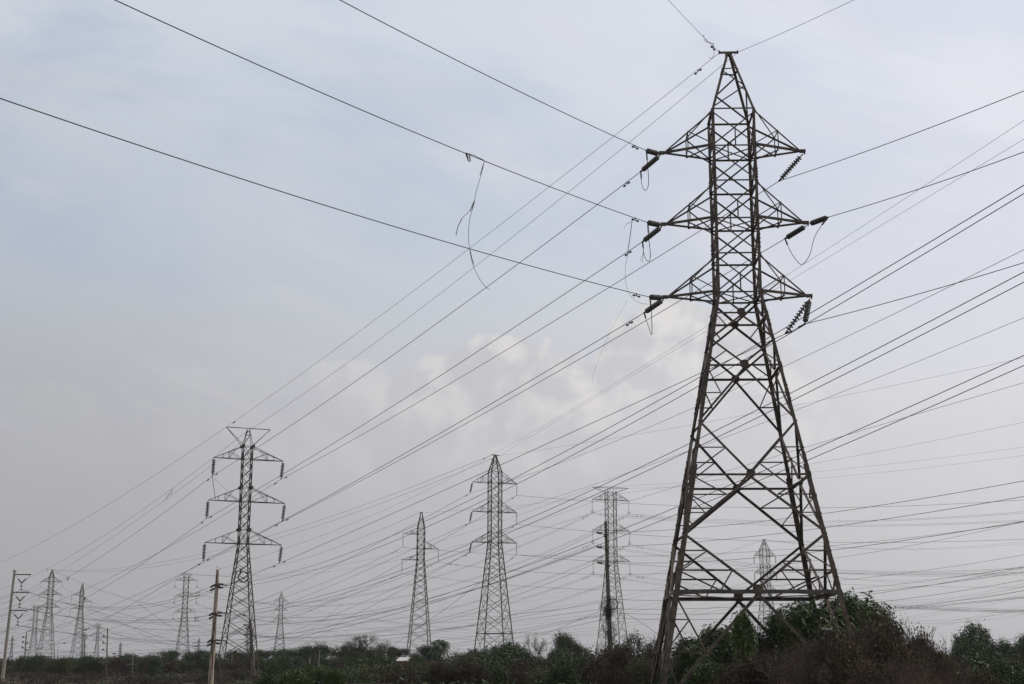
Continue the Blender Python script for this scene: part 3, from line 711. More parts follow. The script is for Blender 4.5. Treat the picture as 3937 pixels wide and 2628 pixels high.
tower('T10', 'slim pointed tower with staggered arms at far left beside the taller one', 311, 420, 4, 2244, 2275,
      [(2287, 2275, 38, 0), (2313, 2295, 0, 38), (2339, 2329, 40, 0)], 14, (50, 2522), 27, 'peak', 'far_steel', .18, .10, npan=1.2, rod='rod', barw=.3)
tower('T11', 'thin flat-topped tower half hidden beside the taller far left tower', 132, 720, 3, 2327, 2334,
      [(2343, 2334, 30, 30), (2386, 2376, 30, 30), (2427, 2418, 30, 30)], 15, (31, 2517), 19, 'flat', 'far_steel', .22, .13, npan=1.4, rod='rod', barw=2.0)
tower('T12', 'tiny flat-topped tower just left of the dark pole with three insulators', 374, 850, 3, 2398.5, 2404,
      [(2415, 2405, 25, 25), (2438, 2428, 25, 25), (2462, 2453, 25, 25)], 8, (20, 2538), 10, 'flat', 'far_steel', .22, .13, npan=1.5, rod='rod', barw=2.2)
tower('T15', 'dim flat-topped tower overlapping the slim far left tower', 318, 820, 3, 2432, 2442,
      [(2455, 2443, 16, 17), (2487, 2476, 15, 16), (2517, 2507, 14, 15)], 11, (24, 2545), 9, 'flat', 'far_steel', .24, .14, npan=1.5, rod='rod', barw=1.6)
for kx, (cx_, ty, w_, bx, lab) in enumerate([(44.8, 2443, 12, 24, 'faint pointed tower near the left edge, behind the leaning concrete pole'), (462, 2468.7, 8, 22, 'faint pointed tower on the skyline between two bare trees'),
                                       (763, 2451, 9, 22, 'faint pointed tower above the reddish bare tree')]):
    NAME['F%d' % kx] = ['the faintest left tower', 'the faintest middle tower', 'the faint tower above bare trees'][kx]
    tower('F%d' % kx, lab, cx_, 980, 4, ty, ty + .12 * (2540 - ty), [(ty + .2 * (2540 - ty), ty + .12 * (2540 - ty), w_, w_), (ty + .35 * (2540 - ty), ty + .3 * (2540 - ty), w_, w_), (ty + .5 * (2540 - ty), ty + .45 * (2540 - ty), w_, w_)], 5, (bx * .72, 2538), 6, 'peak', 'far_steel', .26, .15, npan=1.5, rod='rod')
# ================================================================== POLES
def pole(label, ptop, pbot, d, wtop, wbot, material, cat='utility pole', group=None, n=14, name='utility_pole', d2=None):
    """tapered pole between two pixels; widths in photo pixels"""
    a = at(*ptop, d); b0 = at(*pbot, d2 or d); k = d / F
    dirn = (b0 - a).normalized(); g = ground(b0.x, b0.y) - .3
    b = a + dirn * ((a.z - g) / -dirn.z)
    r0, r1 = wtop * k / 2, wbot * k / 2; r1 = r0 + (r1 - r0) * (a - b).length / max((a - b0).length, .01)
    root = empty(name, tuple(b)); tag(root, label, cat, group)
    ts = np.linspace(0, 1, 9); pts = [tuple((a.lerp(b, t)) - b) for t in ts]
    V, Fq = tube_np(pts, r0 + (r1 - r0) * ts, n); nv = 0
    o = mesh_np('shaft', V, Fq, material, root, smooth=True)
    c = MB(); c.lathe([(r0 * 1.02, -.02), (r0 * .9, .05), (.01, .07)], Matrix.Translation(a - b), n); c.build('cap', material, root)
    return root, a, b
def capsule(m, a, b, r):
    d = (Vector(b) - Vector(a)); L = d.length; MM = Matrix.Translation(a) @ d.to_track_quat('Z', 'Y').to_matrix().to_4x4()
    nd = max(4, int(L / .1)); prof = [(.02, 0)]
    for i in range(nd): prof += [(r * .55, L * (i + .1) / nd), (r, L * (i + .35) / nd), (r, L * (i + .6) / nd), (r * .55, L * (i + .9) / nd)]
    prof.append((.02, L)); m.lathe(prof, MM, 10)
def horiz_ins(pa, pb, label, r=.11, group=None):
    m = MB(); capsule(m, pa, pb, r); o = m.build('insulator_string', MT['porcelain_dark'], None, True, loc=tuple(pa)); tag(o, label, 'insulator', group); return o
# leaning concrete pole at the left with V strings
pl, a, b = pole('tall leaning concrete pole at the left edge with three arms of V strings', (56, 2196), (8, 2620), 160, 8.5, 13.5, MT['concrete'])
k = 160 / F
def armto(root, b, p0, p1, w, d, nm='crossarm', mat_=None):
    m = MB(); A, B = at(*p0, d), at(*p1, d); m.bar(A - b, B - b, w); return m.build(nm, mat_ or MT['steel_grey'], root), A, B
armto(pl, b, px('L', 150, 279), px('L', 188, 281), .16, 160, 'top_bracket', MT['concrete'])
VP = {}
for i, (ay, x0, x1, vx, vy, lname) in enumerate([(320, 160, 355, 247, 418, 'top'), (523, 138, 333, 228, 622, 'middle'), (729, 115, 312, 206, 825, 'bottom')]):
    _, A, B = armto(pl, b, px('L', x0, ay), px('L', x1, ay + 2), .12, 160)
    V0 = at(*px('L', vx, vy), 160)
    A1 = A.lerp(B, .03)
    for e, sd in ((A1, 'left'), (B, 'right')):
        m = MB(); s0 = e.lerp(V0, .48); capsule(m, s0, V0, .085); o = m.build('insulator_string', MT['porcelain_dark'], None, True, loc=tuple(s0))
        tag(o, f"{sd} string of the {lname} V hanging on the leaning concrete pole", 'insulator', 'V strings of the leaning pole')
        q = MB(); q.bar(e, s0, .02); q.build('hanger_rod', MT['cap'], o).location = -o.location
    m = MB(); m.bar(V0 + Vector((0, 0, .05)), V0 + Vector((0, 0, -.75)), .05); m.box(V0 + Vector((0, 0, -.35)), .28, .1, .08); m.box(V0 + Vector((0, 0, -.7)), .35, .1, .06)
    o = m.build('suspension_clamp', MT['cap'], None, loc=tuple(V0)); tag(o, f"dark clamp hanging under the {lname} V string of the leaning pole", 'clamp', 'clamps of the leaning pole')
    VP[i + 1] = V0 + Vector((0, 0, -.75))
# dark poles on the brown slope
def small_pole(label, c, top, bot, d, w0, w1, ins_left, ins_right, arm=None, material='concrete_dark', grp=None):
    root, a, b = pole(label, px(c, *top), px(c, *bot), d, w0, w1, MT[material])
    out = []
    for (x, y) in ins_left: out.append((x, y, -1))
    for (x, y) in ins_right: out.append((x, y, 1))
    for i, (x, y, s) in enumerate(out):
        A = at(*px(c, x, y), d); cxp = a + (b - a) * ((a.z - A.z) / (a.z - b.z))
        e = A.lerp(cxp, .42)
        o = horiz_ins(A, e, f"small dark insulator {['first','second','third','fourth','fifth'][i]} from the top on {grp}", .1 * (d / 150), 'insulators on the small poles')
        q = MB(); q.bar(e, cxp + Vector((0, 0, -.25)), .05); q.build('strut', MT['cap'], o).location = -o.location
    if arm:
        for ax, ay, aw, n in arm:
            m = MB(); A = at(*px(c, ax - aw, ay), d); B = at(*px(c, ax + aw, ay), d); m.bar(A - b, B - b, .12); m.build('crossarm', MT['bark'], root)
            for j in range(n):
                t = (j + .5) / n; P_ = A.lerp(B, t) + Vector((0, 0, .13)); q = MB()
                q.lathe([(.03, -.12), (.10, -.06), (.06, 0), (.09, .05), (.03, .1)], Matrix.Translation(P_), 10); o = q.build('pin_insulator', MT['porcelain'], None, True, loc=tuple(P_))
                tag(o, f"pin insulator {['leftmost', 'second from the left', 'third from the left', 'fourth from the left', 'fifth from the left'][j]} on the low crossarm of {grp}", 'insulator', f'pin insulators of {grp}')
    return root, a, b
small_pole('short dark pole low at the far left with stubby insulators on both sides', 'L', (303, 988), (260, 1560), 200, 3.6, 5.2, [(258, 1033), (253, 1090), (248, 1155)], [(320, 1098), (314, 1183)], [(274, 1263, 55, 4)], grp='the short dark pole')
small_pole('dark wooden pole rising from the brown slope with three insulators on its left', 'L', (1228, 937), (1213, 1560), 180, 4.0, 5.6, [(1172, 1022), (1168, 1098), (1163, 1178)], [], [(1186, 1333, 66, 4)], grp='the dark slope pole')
small_pole('thin pale pole with a glinting crossarm on the brown slope', 'L', (1521, 1210), (1506, 1568), 190, 2.0, 3.0, [], [], [(1505, 1362, 58, 5)], 'concrete', grp='the thin pale pole')
# rusty pole
p5, a, b = pole('tall rust-streaked pole in front of the horned tower', px('T', 430, 284), px('T', 350, 1568), 150, 12, 20.5, MT['rust_pole'])
P5 = {}
for i, (yl, xl, xr, yr, nm) in enumerate([(478, 347, 492, 455, 'top'), (820, 332, 476, 795, 'middle'), (1145, 310, 455, 1130, 'bottom')]):
    hooks = MB(); 
    for sgn, x, y, dy, which in ((-1, xl, yl, 0, 'upper left'), (-1, xl - 4, yl + 42, 1, 'lower left'), (1, xr, yr, 0, 'upper right'), (1, xr, yr + 40, 1, 'lower right')):
        A = at(*px('T', x, y + (10 if sgn < 0 else 0)), 150 + (.5 if dy else 1.2)); xin = {1: 398, 2: 372, 3: 350}[i + 1] if sgn < 0 else {1: 442, 2: 422, 3: 405}[i + 1]
        B = at(*px('T', xin, y - (16 if sgn < 0 else 2)), 150)
        horiz_ins(A, B, f"{which} insulator of the {nm} group on the rust-streaked pole", .115, 'insulators on the rust-streaked pole')
        P5[(i + 1, sgn, dy)] = A
    # link plates and outrigger arm
    m = MB(); A = at(*px('T', {1: 398, 2: 372, 3: 350}[i + 1], yl - 20), 150.2); B = at(*px('T', {1: 560, 2: 550, 3: 545}[i + 1], yr + 15), 150.2)
    m.bar(A + (B - A) * .25 - b, B - b, .10); m.build('outrigger', MT['cap'], p5)
    m = MB(); c = at(*px('T', {1: 425, 2: 397, 3: 375}[i + 1], yl - 5), 150); m.lathe([(.27, -.12), (.29, -.12), (.29, .12), (.27, .12)], Matrix.Translation(c - b), 14); m.build('band', MT['cap'], p5)
P5['top'] = a + Vector((0, 0, .05))
ringp = [a - b + Vector((math.cos(t) * .2, 0, .12 + math.sin(t) * .2)) for t in np.linspace(0, math.pi, 8)]
m = MB(); [m.bar(p, q, .03) for p, q in zip(ringp, ringp[1:])]; m.build('lifting_eye', MT['cap'], p5)
# dark pole with vines
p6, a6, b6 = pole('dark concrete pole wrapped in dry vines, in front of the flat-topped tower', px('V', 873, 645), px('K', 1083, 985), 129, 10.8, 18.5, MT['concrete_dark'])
P6 = {}
for i, (x, y, nm) in enumerate([(797, 776, 'top'), (797, 948, 'middle'), (805, 1137, 'bottom')]):
    A = at(*px('V', x - 33, y - 5), 129); B = at(*px('V', x + 30, y + 7), 129)
    horiz_ins(A, B, f"{nm} of the three dark insulators left of the vine-wrapped pole", .135, 'insulators on the vine-wrapped pole')
    m = MB(); pc = at(*px('V', 868 + i * 10, y + 30), 129); m.bar(B - b6, pc - b6, .07); pc2 = at(*px('V', 868 + i * 10, y - 6), 129); m.bar(A + Vector((.05, .25, .05)) - b6, pc2 - b6, .05)
    m.build('strut', MT['cap'], p6)
    m = MB(); m.lathe([(.165, -.1), (.185, -.1), (.185, .1), (.165, .1)], Matrix.Translation(at(*px('V', 876 + i * 12, y + 40), 129) - b6), 14); m.build('band', MT['cap'], p6)
    P6[i + 1] = A
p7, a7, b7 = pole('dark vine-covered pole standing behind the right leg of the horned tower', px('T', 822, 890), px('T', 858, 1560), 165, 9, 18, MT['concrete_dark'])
P7 = {}
for i, (x, y, nm) in enumerate([(750, 832, 'top'), (758, 946, 'middle'), (763, 1062, 'bottom')]):
    A = at(*px('T', x - 18, y - 4), 165); B = at(*px('T', x + 20, y + 3), 165); horiz_ins(A, B, f"{nm} of the three small insulators inside the horned tower", .12, 'insulators inside the horned tower'); P7[i + 1] = A
    m = MB(); m.bar(B - b7, at(*px('T', 822 + i * 6, y + 10), 165) - b7, .05); m.build('strut', MT['cap'], p7)
# little poles among the trees
for (c, t, bt, d, w0, w1, lab, mm) in [
    ('I', (771, 1015), (749, 1230), 150, 2.2, 3.2, 'leaning thin pole with small insulators among the green trees', 'post'),
    ('I', (642, 1115), (636, 1245), 120, 2.6, 2.8, 'short white post behind the bright green bushes', 'post'),
    ('I', (1372, 966), (1366, 1078), 200, 2.6, 2.8, 'white post with a fitting beneath the feathery tree', 'post'),
    ('J', (912, 965), (908, 1015), 230, 1.8, 2.0, 'tiny post right of the palm', 'concrete_dark'),
    ('K', (890, 985), (888, 1050), 230, 2.2, 2.4, 'tiny post left of the vine-wrapped pole above the thicket', 'concrete'),
    ('I', (368, 1005), (365, 1080), 220, 1.6, 1.8, 'small grey post right of the far pointed tower', 'concrete'),
    ('X', (803, 1180), (808, 1370), 110, 2.6, 3.2, 'white post seen through the legs of the big tower', 'post'),
    ('T', (603, 1315), (600, 1390), 190, 2.6, 2.6, 'white post between the legs of the horned tower', 'post'),
    ('T', (1540, 1355), (1536, 1475), 125, 2.8, 2.8, 'white post standing right of the horned tower in the scrub', 'post'),
    ('L', (1834, 1245), (1832, 1340), 210, 1.8, 2.0, 'white post left of the far flat tower', 'post')]:
    r_, a_, b_ = pole(lab, px(c, *t), px(c, *bt), d, w0, w1, MT[mm], 'post', None, 8, 'post')
    if 'insulators' in lab or 'fitting' in lab:
        m = MB(); m.box(a_ - b_ + Vector((.22, 0, -1.5 if 'insul' in lab else -1.9)), .5, .08, .07); m.build('crossarm', MT['post'], r_)
# masts of the substation on the skyline
for i, (x, y0) in enumerate([(1255, 705), (1245, 900), (352, 965), (1050, 960), (1270, 960), (1383, 935), (985, 985), (940, 960), (1945, 950), (1840, 985), (1440, 1000), (1330, 990), (455, 985)]):
    r_, a_, b_ = pole('thin mast of the distant substation on the left skyline', (x * .1773, 2350 + y0 * .1773), (x * .1773 - .3, 2555), 760 + 12 * i, 1.0, 1.5, MT['far_steel'], 'mast', 'substation masts on the left skyline', 6, 'mast')
# ================================================================== CONDUCTORS
def damper(o, p, d):
    m = MB(); d = Vector(d).normalized(); dn = Vector((0, 0, -.11)); p = Vector(p); L = Vector(o.location)
    m.bar(p + Vector((0, 0, .03)), p + dn, .05); m.bar(p + dn - d * .24, p + dn + d * .24, .02)
    for s in (-1, 1): m.bar(p + dn + d * s * .14, p + dn + d * s * .29, .075)
    m.build('damper', MT['bolt'], o).location = -L
def wire(label, A, mid, B, r=.014, e0=0.0, e1=0.0, group=None, n=40, damp=(), cat='power line', name='power_line', dsag=None):
    A, B = Vector(A), Vector(B)
    sag = dsag
    if mid is not None:
        rr = ray(*mid); O = Vector((0, 0, EYE)); h = Vector((B.x - A.x, B.y - A.y)); nrm = Vector((h.y, -h.x))
        den = rr.x * nrm.x + rr.y * nrm.y; k = (A.x * nrm.x + A.y * nrm.y) / den; Pm = O + rr * k
        t = ((Pm.x - A.x) * h.x + (Pm.y - A.y) * h.y) / h.length_squared
        if .04 < t < .96: sag = (A.z + (B.z - A.z) * t - Pm.z) / (4 * t * (1 - t))
        else: print('WIRE mid outside', label, round(t, 2)); sag = None
        if sag is not None and not (-.6 < sag < .09 * h.length + 1): print('WIRE sag', label, round(sag, 2), 'span', round(h.length, 1))
        if sag is None: sag = .02 * h.length
        sag = max(-.3, min(sag, .11 * h.length + 1))
    ts = np.linspace(-e0, 1 + e1, n)
    f = lambda t: A + (B - A) * t + Vector((0, 0, -4 * sag * t * (1 - t)))
    pts = [tuple(f(t)) for t in ts]
    V, Fq = tube_np(pts, r * 1.3, 5)
    o = mesh_np(name, V, Fq, MT['wire'], smooth=True, loc=pts[0]); tag(o, label, cat, group)
    for s in damp:
        L = (B - A).length; t = s / L if s > 0 else 1 + s / L; damper(o, f(t), f(t + .001) - f(t))
    return o, f
XY = lambda c, x, y, d: at(*px(c, x, y), d)
pk = {s: t1w((s * .47, 0, ZTOP)) for s in (-1, 1)}
# --- lines pulled from the big tower towards the near left and near right
w2f = {}
_, w2f[1] = wire('thick conductor from the top left arm of the big tower up past the top edge', ends['L1a'], U_(1100, 164), XY('U', 781, 0, 47), .015, e1=.9, damp=(1.2,))
_, w2f[2] = wire('thick conductor with hanging rags from the middle left arm of the big tower', ends['L2a'], U_(1070, 352), XY('U', 265, 0, 40.5), .015, e1=.7, damp=(1.2,))
_, w2f[3] = wire('thick conductor from the bottom left arm of the big tower to the upper left edge', ends['L3a'], U_(780, 481), XY('U', 0, 225, 39), .015, e1=.6, damp=(1.2,))
wire('thick conductor climbing from the top right arm of the big tower to the right edge', ends['R1'], None, XY('U', 2349, 208, 55), .0145, e1=1.2, dsag=.12)
wire('thick conductor climbing from the middle right arm of the big tower to the right edge', ends['R2a'], None, XY('U', 2349, 348, 55), .0145, e1=1.4, dsag=.1)
wire('thick conductor leaving the bottom right arm of the big tower for the right edge', ends['R3a'], U_(2100, 676), XY('U', 2349, 602, 57), .0145, e1=1.4)
o1, fe = wire('thin earth wire rising from the peak of the big tower to the top edge, leftwards', pk[-1], None, XY('U', 1534, 0, 61), .009, e1=2.5, dsag=.05, damp=(1.1,), cat='earth wire', name='earth_wire')
wire('thin earth wire rising from the peak of the big tower to the top edge, rightwards', pk[1], None, XY('U', 1957, 0, 61), .009, e1=2, dsag=.05, cat='earth wire', name='earth_wire')
# --- big tower to horned tower
G = 'conductors between the big tower and the horned tower'
wire('upper thin earth wire slanting from the big tower peak to the left horn', pk[-1], (1804, 955), TOPP[('T2', -1)], .0095, group=None, damp=(1.9, -2.5), cat='earth wire', name='earth_wire')
h2 = at(*px('R', 735, 215), 140.5)
wire('lower thin earth wire slanting from the big tower peak to the horned tower', pk[1], (1822, 1027.5), h2, .0095, damp=(-1.5,), cat='earth wire', name='earth_wire')
b2 = BOT
wire('top left phase conductor slanting down from the big tower to the horned tower', ends['L1b'], (1999, 1008.6), b2[('T2', -1, 1)], .0145, damp=(1.4, -1.4))
wire('middle left phase conductor slanting down from the big tower to the horned tower', ends['L2b'], (2250, 1076.6), b2[('T2', -1, 2)], .0145, damp=(1.4, -1.4))
wire('bottom left phase conductor slanting down from the big tower to the horned tower', ends['L3b'], (2208, 1363), b2[('T2', -1, 3)], .0145, damp=(1.4, -1.6))
wire('top right phase conductor passing behind the big tower down to the horned tower', ends['R1'], (2346.6, 1101), b2[('T2', 1, 1)], .0145, damp=(-1.6,))
wire('middle right phase conductor passing behind the big tower down to the horned tower', ends['R2b'], (2538, 1200), b2[('T2', 1, 2)], .0145, damp=(-1.6,))
wire('bottom right phase conductor passing behind the big tower down to the horned tower', ends['R3b'], (2254, 1636), b2[('T2', 1, 3)], .0145, damp=(-1.6,))
# --- horned tower on to the far left
wire('highest earth wire running left from the tip of the horned tower to the left edge', TOPP[('T2', -1)], px('A', 1000, 745), XY('A', 0, 1297, 250), .011, e1=.3, cat='earth wire', name='earth_wire')
wire('thin earth wire with a tangle of rag, running left below the highest one', h2, px('A', 878, 1033), XY('A', 0, 1500, 250), .011, e1=.3, cat='earth wire', name='earth_wire')
wire('third thin line left of the horned tower, just under the ragged earth wire', h2 + Vector((.5, .3, -.3)), px('A', 440, 1370), XY('A', 0, 1620, 250), .010, e1=.3, cat='earth wire', name='earth_wire')
wire('conductor running down left from the top left string of the horned tower', b2[('T2', -1, 1)], px('A', 520, 1405), XY('L', 0, 745, 250), .0145, e1=.3, damp=(1.5,))
wire('conductor running down left from the top right string of the horned tower', b2[('T2', 1, 1)], px('A', 1050, 1300), XY('L', 0, 835, 255), .0145, e1=.3, damp=(1.5,))
wire('conductor running down left from the middle left string of the horned tower', b2[('T2', -1, 2)], px('L', 970, 594), XY('L', 0, 985, 250), .0145, e1=.3, damp=(1.5,))
wire('conductor running down left from the middle right string of the horned tower', b2[('T2', 1, 2)], px('L', 1240, 690), XY('L', 0, 1100, 255), .0145, e1=.3, damp=(1.5,))
wire('conductor running down left from the bottom left string of the horned tower', b2[('T2', -1, 3)], px('L', 975, 945), XY('L', 0, 1310, 250), .0145, e1=.3, damp=(1.4,))
wire('conductor running down left from the bottom right string of the horned tower', b2[('T2', 1, 3)], px('L', 1550, 850), XY('L', 300, 1190, 255), .0145, e1=.5, damp=(1.5,))
# --- central tower
wire('upper of two thin earth wires rising right from the central tower past the big one', TOPP[('T3', -1)], (2280, 1524), at(3937, 462, 66), .008, e1=.3, cat='earth wire', name='earth_wire', damp=(1.5,))
wire('lower of two thin earth wires rising right from the central tower past the big one', TOPP[('T3', 1)], (2303, 1520), at(3937, 534, 68), .008, e1=.3, cat='earth wire', name='earth_wire')
wire('faint earth wire running nearly level rightwards from the peak of the central tower', TOPP[('T3', 1)], (2667, 1631), at(3937, 1374, 130), .009, e1=.3, cat='earth wire', name='earth_wire')
wire('thin conductor rising rightwards from the top left string of the central tower', b2[('T3', -1, 1)], px('C', 1210, 930), at(3937, 959, 73), .0125, e1=.3)
wire('thin conductor rising rightwards from the middle left string of the central tower', b2[('T3', -1, 2)], px('C', 1200, 1210), px_ := at(*px('H', 1458, 210), 90), .0125, e1=.3)
wire('lower thin conductor rising rightwards from the bottom left string of the central tower', b2[('T3', -1, 3)], px('Q', 300, 250), at(*px('H', 1458, 645), 100), .0125, e1=.3)
for (i, mm, ee, dd, w_) in ((1, (3350, 1948), (3937, 1921), 190, 'top'), (2, (3350, 2085), (3937, 2072), 190, 'middle'), (3, (3350, 2205), (3937, 2200), 190, 'bottom')):
    wire(f"level conductor running right from the {w_} right rod of the central tower", b2[('T3', 1, i)], mm, at(*ee, dd), .016, e1=.5)
for (s, i, mm, e, w_) in ((-1, 1, px('B', 740, 1010), px('B', 0, 1345), 'top left'), (-1, 2, px('B', 1030, 1050), px('B', 0, 1440), 'middle left'), (-1, 3, px('B', 1400, 1165), px('B', 300, 1568), 'bottom left'),
                      (1, 1, px('B', 1500, 880), px('B', 0, 1480), 'top right'), (1, 2, px('B', 1480, 1130), px('B', 0, 1545), 'middle right'), (1, 3, px('J', 700, 600), (1100, 2455), 'bottom right')):
    wire(f"conductor slanting down left from the {w_} string of the central tower", b2[('T3', s, i)], mm, b2[('T12', s, i)], .019, damp=(1.6,))
wire('upper faint earth wire running down left from the central tower', TOPP[('T3', -1)], (1402, 1939), TOPP[('T9', 1)], .016, cat='earth wire', name='earth_wire', damp=(2,))
wire('lower faint earth wire running down left from the central tower', TOPP[('T3', 1)], (1402, 1957), TOPP[('T9', -1)], .016, cat='earth wire', name='earth_wire', damp=(2,))
wire('faint earth wire from the central tower down to the top of the rusty pole', TOPP[('T3', -1)], px('B', 890, 660), P5['top'], .010, cat='earth wire', name='earth_wire')
# --- the two parallel circuits of the rusty pole
wire('upper line of the highest pair rising from the rusty pole to the right edge', P5[(1, 1, 0)], px('C', 720, 1055), at(3937, 711, 36), .011, e1=.3)
wire('lower line of the highest pair rising from the rusty pole to the right edge', P5[(1, 1, 1)], px('C', 800, 1070), at(3937, 743, 37), .011, e1=.3)
wire('upper line of the middle pair rising from the rusty pole to the right edge', P5[(2, 1, 0)], px('C', 1000, 1308), at(*px('D', 1545, 1297), 38), .011, e1=.3)
wire('lower line of the middle pair rising from the rusty pole to the right edge', P5[(2, 1, 1)], px('C', 1100, 1310), at(*px('D', 1545, 1365), 39), .011, e1=.3)
wire('upper line of the bottom pair rising from the rusty pole to the right edge', P5[(3, 1, 0)], px('J', 1350, 120), at(*px('H', 1458, 462), 42), .011, e1=.3)
wire('lower line of the bottom pair rising from the rusty pole to the right edge', P5[(3, 1, 1)], px('J', 1350, 190), at(*px('H', 1458, 530), 43), .011, e1=.3)
for i, mm, w_ in ((1, (437, 2334), 'top'), (2, (505, 2386), 'middle'), (3, (505, 2457), 'bottom')):
    for j in (0, 1):
        wire(f"{['upper','lower'][j]} line of the {w_} pair sagging between the rusty pole and the leaning pole", P5[(i, -1, j)], (mm[0] + 10 * j, mm[1] + 7 * j), VP[i] + Vector((.35 * j, .3 * j, 0)), .012, damp=(1.6,))
        wire(f"{['upper','lower'][j]} line of the {w_} pair running left off the leaning pole", VP[i] + Vector((.35 * j, .3 * j, 0)), None, at(-60, [0, 2312, 2378, 2440][i] + 9 * j, 190), .012, e1=.6, dsag=.15)
# --- slim tower
wire('faint earth wire running right from the peak of the slim tower behind the big one', TOPP[('T4', 1)], (2412, 1894), at(3937, 1622, 150), .010, e1=.3, cat='earth wire', name='earth_wire')
wire('faint earth wire running down left from the peak of the slim tower', TOPP[('T4', -1)], px('B', 600, 925), TOPP[('T7', 1)], .018, cat='earth wire', name='earth_wire')
for (s, i, m1, e1_, d1, m2, w_) in ((-1, 1, (2321, 2138.5), (3937, 2008), 190, (1000, 2323), 'top left'), (1, 2, (2285, 2207), (3937, 2004), 190, (1000, 2378), 'right'), (-1, 3, (2321, 2267), (3937, 2132), 200, (1000, 2402), 'lower left')):
    wire(f"conductor running level to the right from the {w_} rod of the slim tower", b2[('T4', s, i)], m1, at(*e1_, d1), .016, e1=.4, damp=(2.5, 3.8))
    wire(f"conductor slanting down left from the {w_} rod of the slim tower", b2[('T4', s, i)], m2, b2[('T10', s, i)], .018, damp=(2.5, 3.8))
# --- flat-topped tower
for s, m1, e_, m2, w_ in ((-1, (3117, 1815), (3937, 1718), (1437, 2146), 'left'), (1, (3100, 1842), (3937, 1750), (1440, 2170), 'right')):
    wire(f"faint earth wire running right from the {w_} end of the flat top", TOPP[('T5', s)], m1, at(*e_, 240), .012, e1=.3, cat='earth wire', name='earth_wire')
    wire(f"faint earth wire running left from the {w_} end of the flat top", TOPP[('T5', s)], m2, TOPP[('T7', s)], .018, cat='earth wire', name='earth_wire')
for (s, i, m1, e_, m2, w_) in ((-1, 1, (3000, 2015), (3937, 1998), (1393, 2285), 'top left'), (1, 1, (2880, 2000), (3937, 1966), (1390, 2316), 'top right'), (-1, 2, (3000, 2185), (3937, 2204), (1390, 2366), 'middle left'),
                          (1, 2, (3000, 2175), (3937, 2181), (1390, 2392), 'middle right'), (-1, 3, (2794, 2274), (3937, 2352), (1400, 2436), 'bottom left'), (1, 3, (2800, 2262), (3937, 2344), (1400, 2462), 'bottom right')):
    for j in (0, 1):
        o_ = Vector((0, .2 * j, -.35 * j))
        wire(f"{['upper','lower'][j]} twin conductor running right from the {w_} rod of the flat-topped tower", b2[('T5', s, i)] + o_, (m1[0], m1[1] + 5 * j), at(e_[0], e_[1] + 5 * j, 280), .016, e1=.3, damp=(2.2, 3.4))
        wire(f"{['upper','lower'][j]} twin conductor running down left from the {w_} rod of the flat-topped tower", b2[('T5', s, i)] + o_, (m2[0], m2[1] + 4 * j), b2[('T7', s, i)] + o_, .019, damp=(2.2, 3.4))
# --- vine-wrapped pole
for i, m1, e_, m2, w_ in ((1, (2900, 2007), (3937, 1848), (1900, 2219), 'top'), (2, (2880, 2063), (3937, 1908), (1900, 2242), 'middle'), (3, (2880, 2146), (3937, 2003), (1900, 2317), 'bottom')):
    wire(f"conductor running right from the {w_} insulator of the vine-wrapped pole", P6[i] + Vector((.9, .2, 0)), m1, at(*e_, 70), .012, e1=.4)
    wire(f"conductor slanting down left from the {w_} insulator of the vine-wrapped pole", P6[i], m2, P7[i], .012)
# --- small tower inside the big one
for s in (-1, 1):
    wire(f"faint earth wire left of the small framed tower, {'lower' if s < 0 else 'upper'} of two", TOPP[('T6', s)], None, at(2050, 2300 - 8 * s, 520), .014, e1=.6, dsag=2.0, cat='earth wire', name='earth_wire')
    wire(f"faint earth wire right of the small framed tower, {'lower' if s < 0 else 'upper'} of two", TOPP[('T6', s)], None, at(3937, 2085 - 4 * s, 360), .014, e1=.4, dsag=2.2, cat='earth wire', name='earth_wire')
    for i in (1, 2, 3):
        y0 = [0, 2360, 2400, 2440][i]
        wire(f"faint conductor falling left from the {lvl[i]} {'left' if s < 0 else 'right'} string of the small framed tower", b2[('T6', s, i)], None, at(1900, y0 + 6 * s, 560), .018, e1=.8, dsag=2.5)
        wire(f"faint conductor sagging right from the {lvl[i]} {'left' if s < 0 else 'right'} string of the small framed tower", b2[('T6', s, i)], None, at(3937, [0, 2180, 2262, 2352][i] + 7 * s, 400), .016, e1=.3, dsag=4.5)
# --- far left towers to the far pointed tower
for s in (-1, 1):
    for i in (1, 2, 3):
        w_ = f"{lvl[i]} {'left' if s < 0 else 'right'}"
        wire(f"conductor sagging right from the {w_} rod of the far left tower", b2[('T9', s, i)], (620, 2352 + 38 * i + 6 * s), b2[('T8', s, i)], .022)
        wire(f"faint conductor running right from the {w_} rod of the far pointed tower", b2[('T8', s, i)], None, at(3937, [0, 2248, 2290, 2336][i] + 5 * s, 520), .018, e1=.08, dsag=15)
        wire(f"faint conductor running left from the {w_} rod of the far flat tower", b2[('T7', s, i)], None, at(-40, [0, 2412, 2450, 2490][i] + 8 * s, 640), .020, e1=.2, dsag=7)
        wire(f"faint conductor running left off the {w_} rod of the far left tower", b2[('T9', s, i)], None, at(-40, [0, 2330, 2380, 2430][i] + 12 * s, 460), .020, e1=.4, dsag=1.5)
        wire(f"faint conductor from the {w_} rod of the thin flat tower rightwards", b2[('T11', s, i)], None, b2[('T12', s, i)], .024, dsag=6)
    wire(f"faint earth wire running right from the {'left' if s < 0 else 'right'} end of the far left peak", TOPP[('T9', s)], None, TOPP[('T8', s)], .018, dsag=9, cat='earth wire', name='earth_wire')
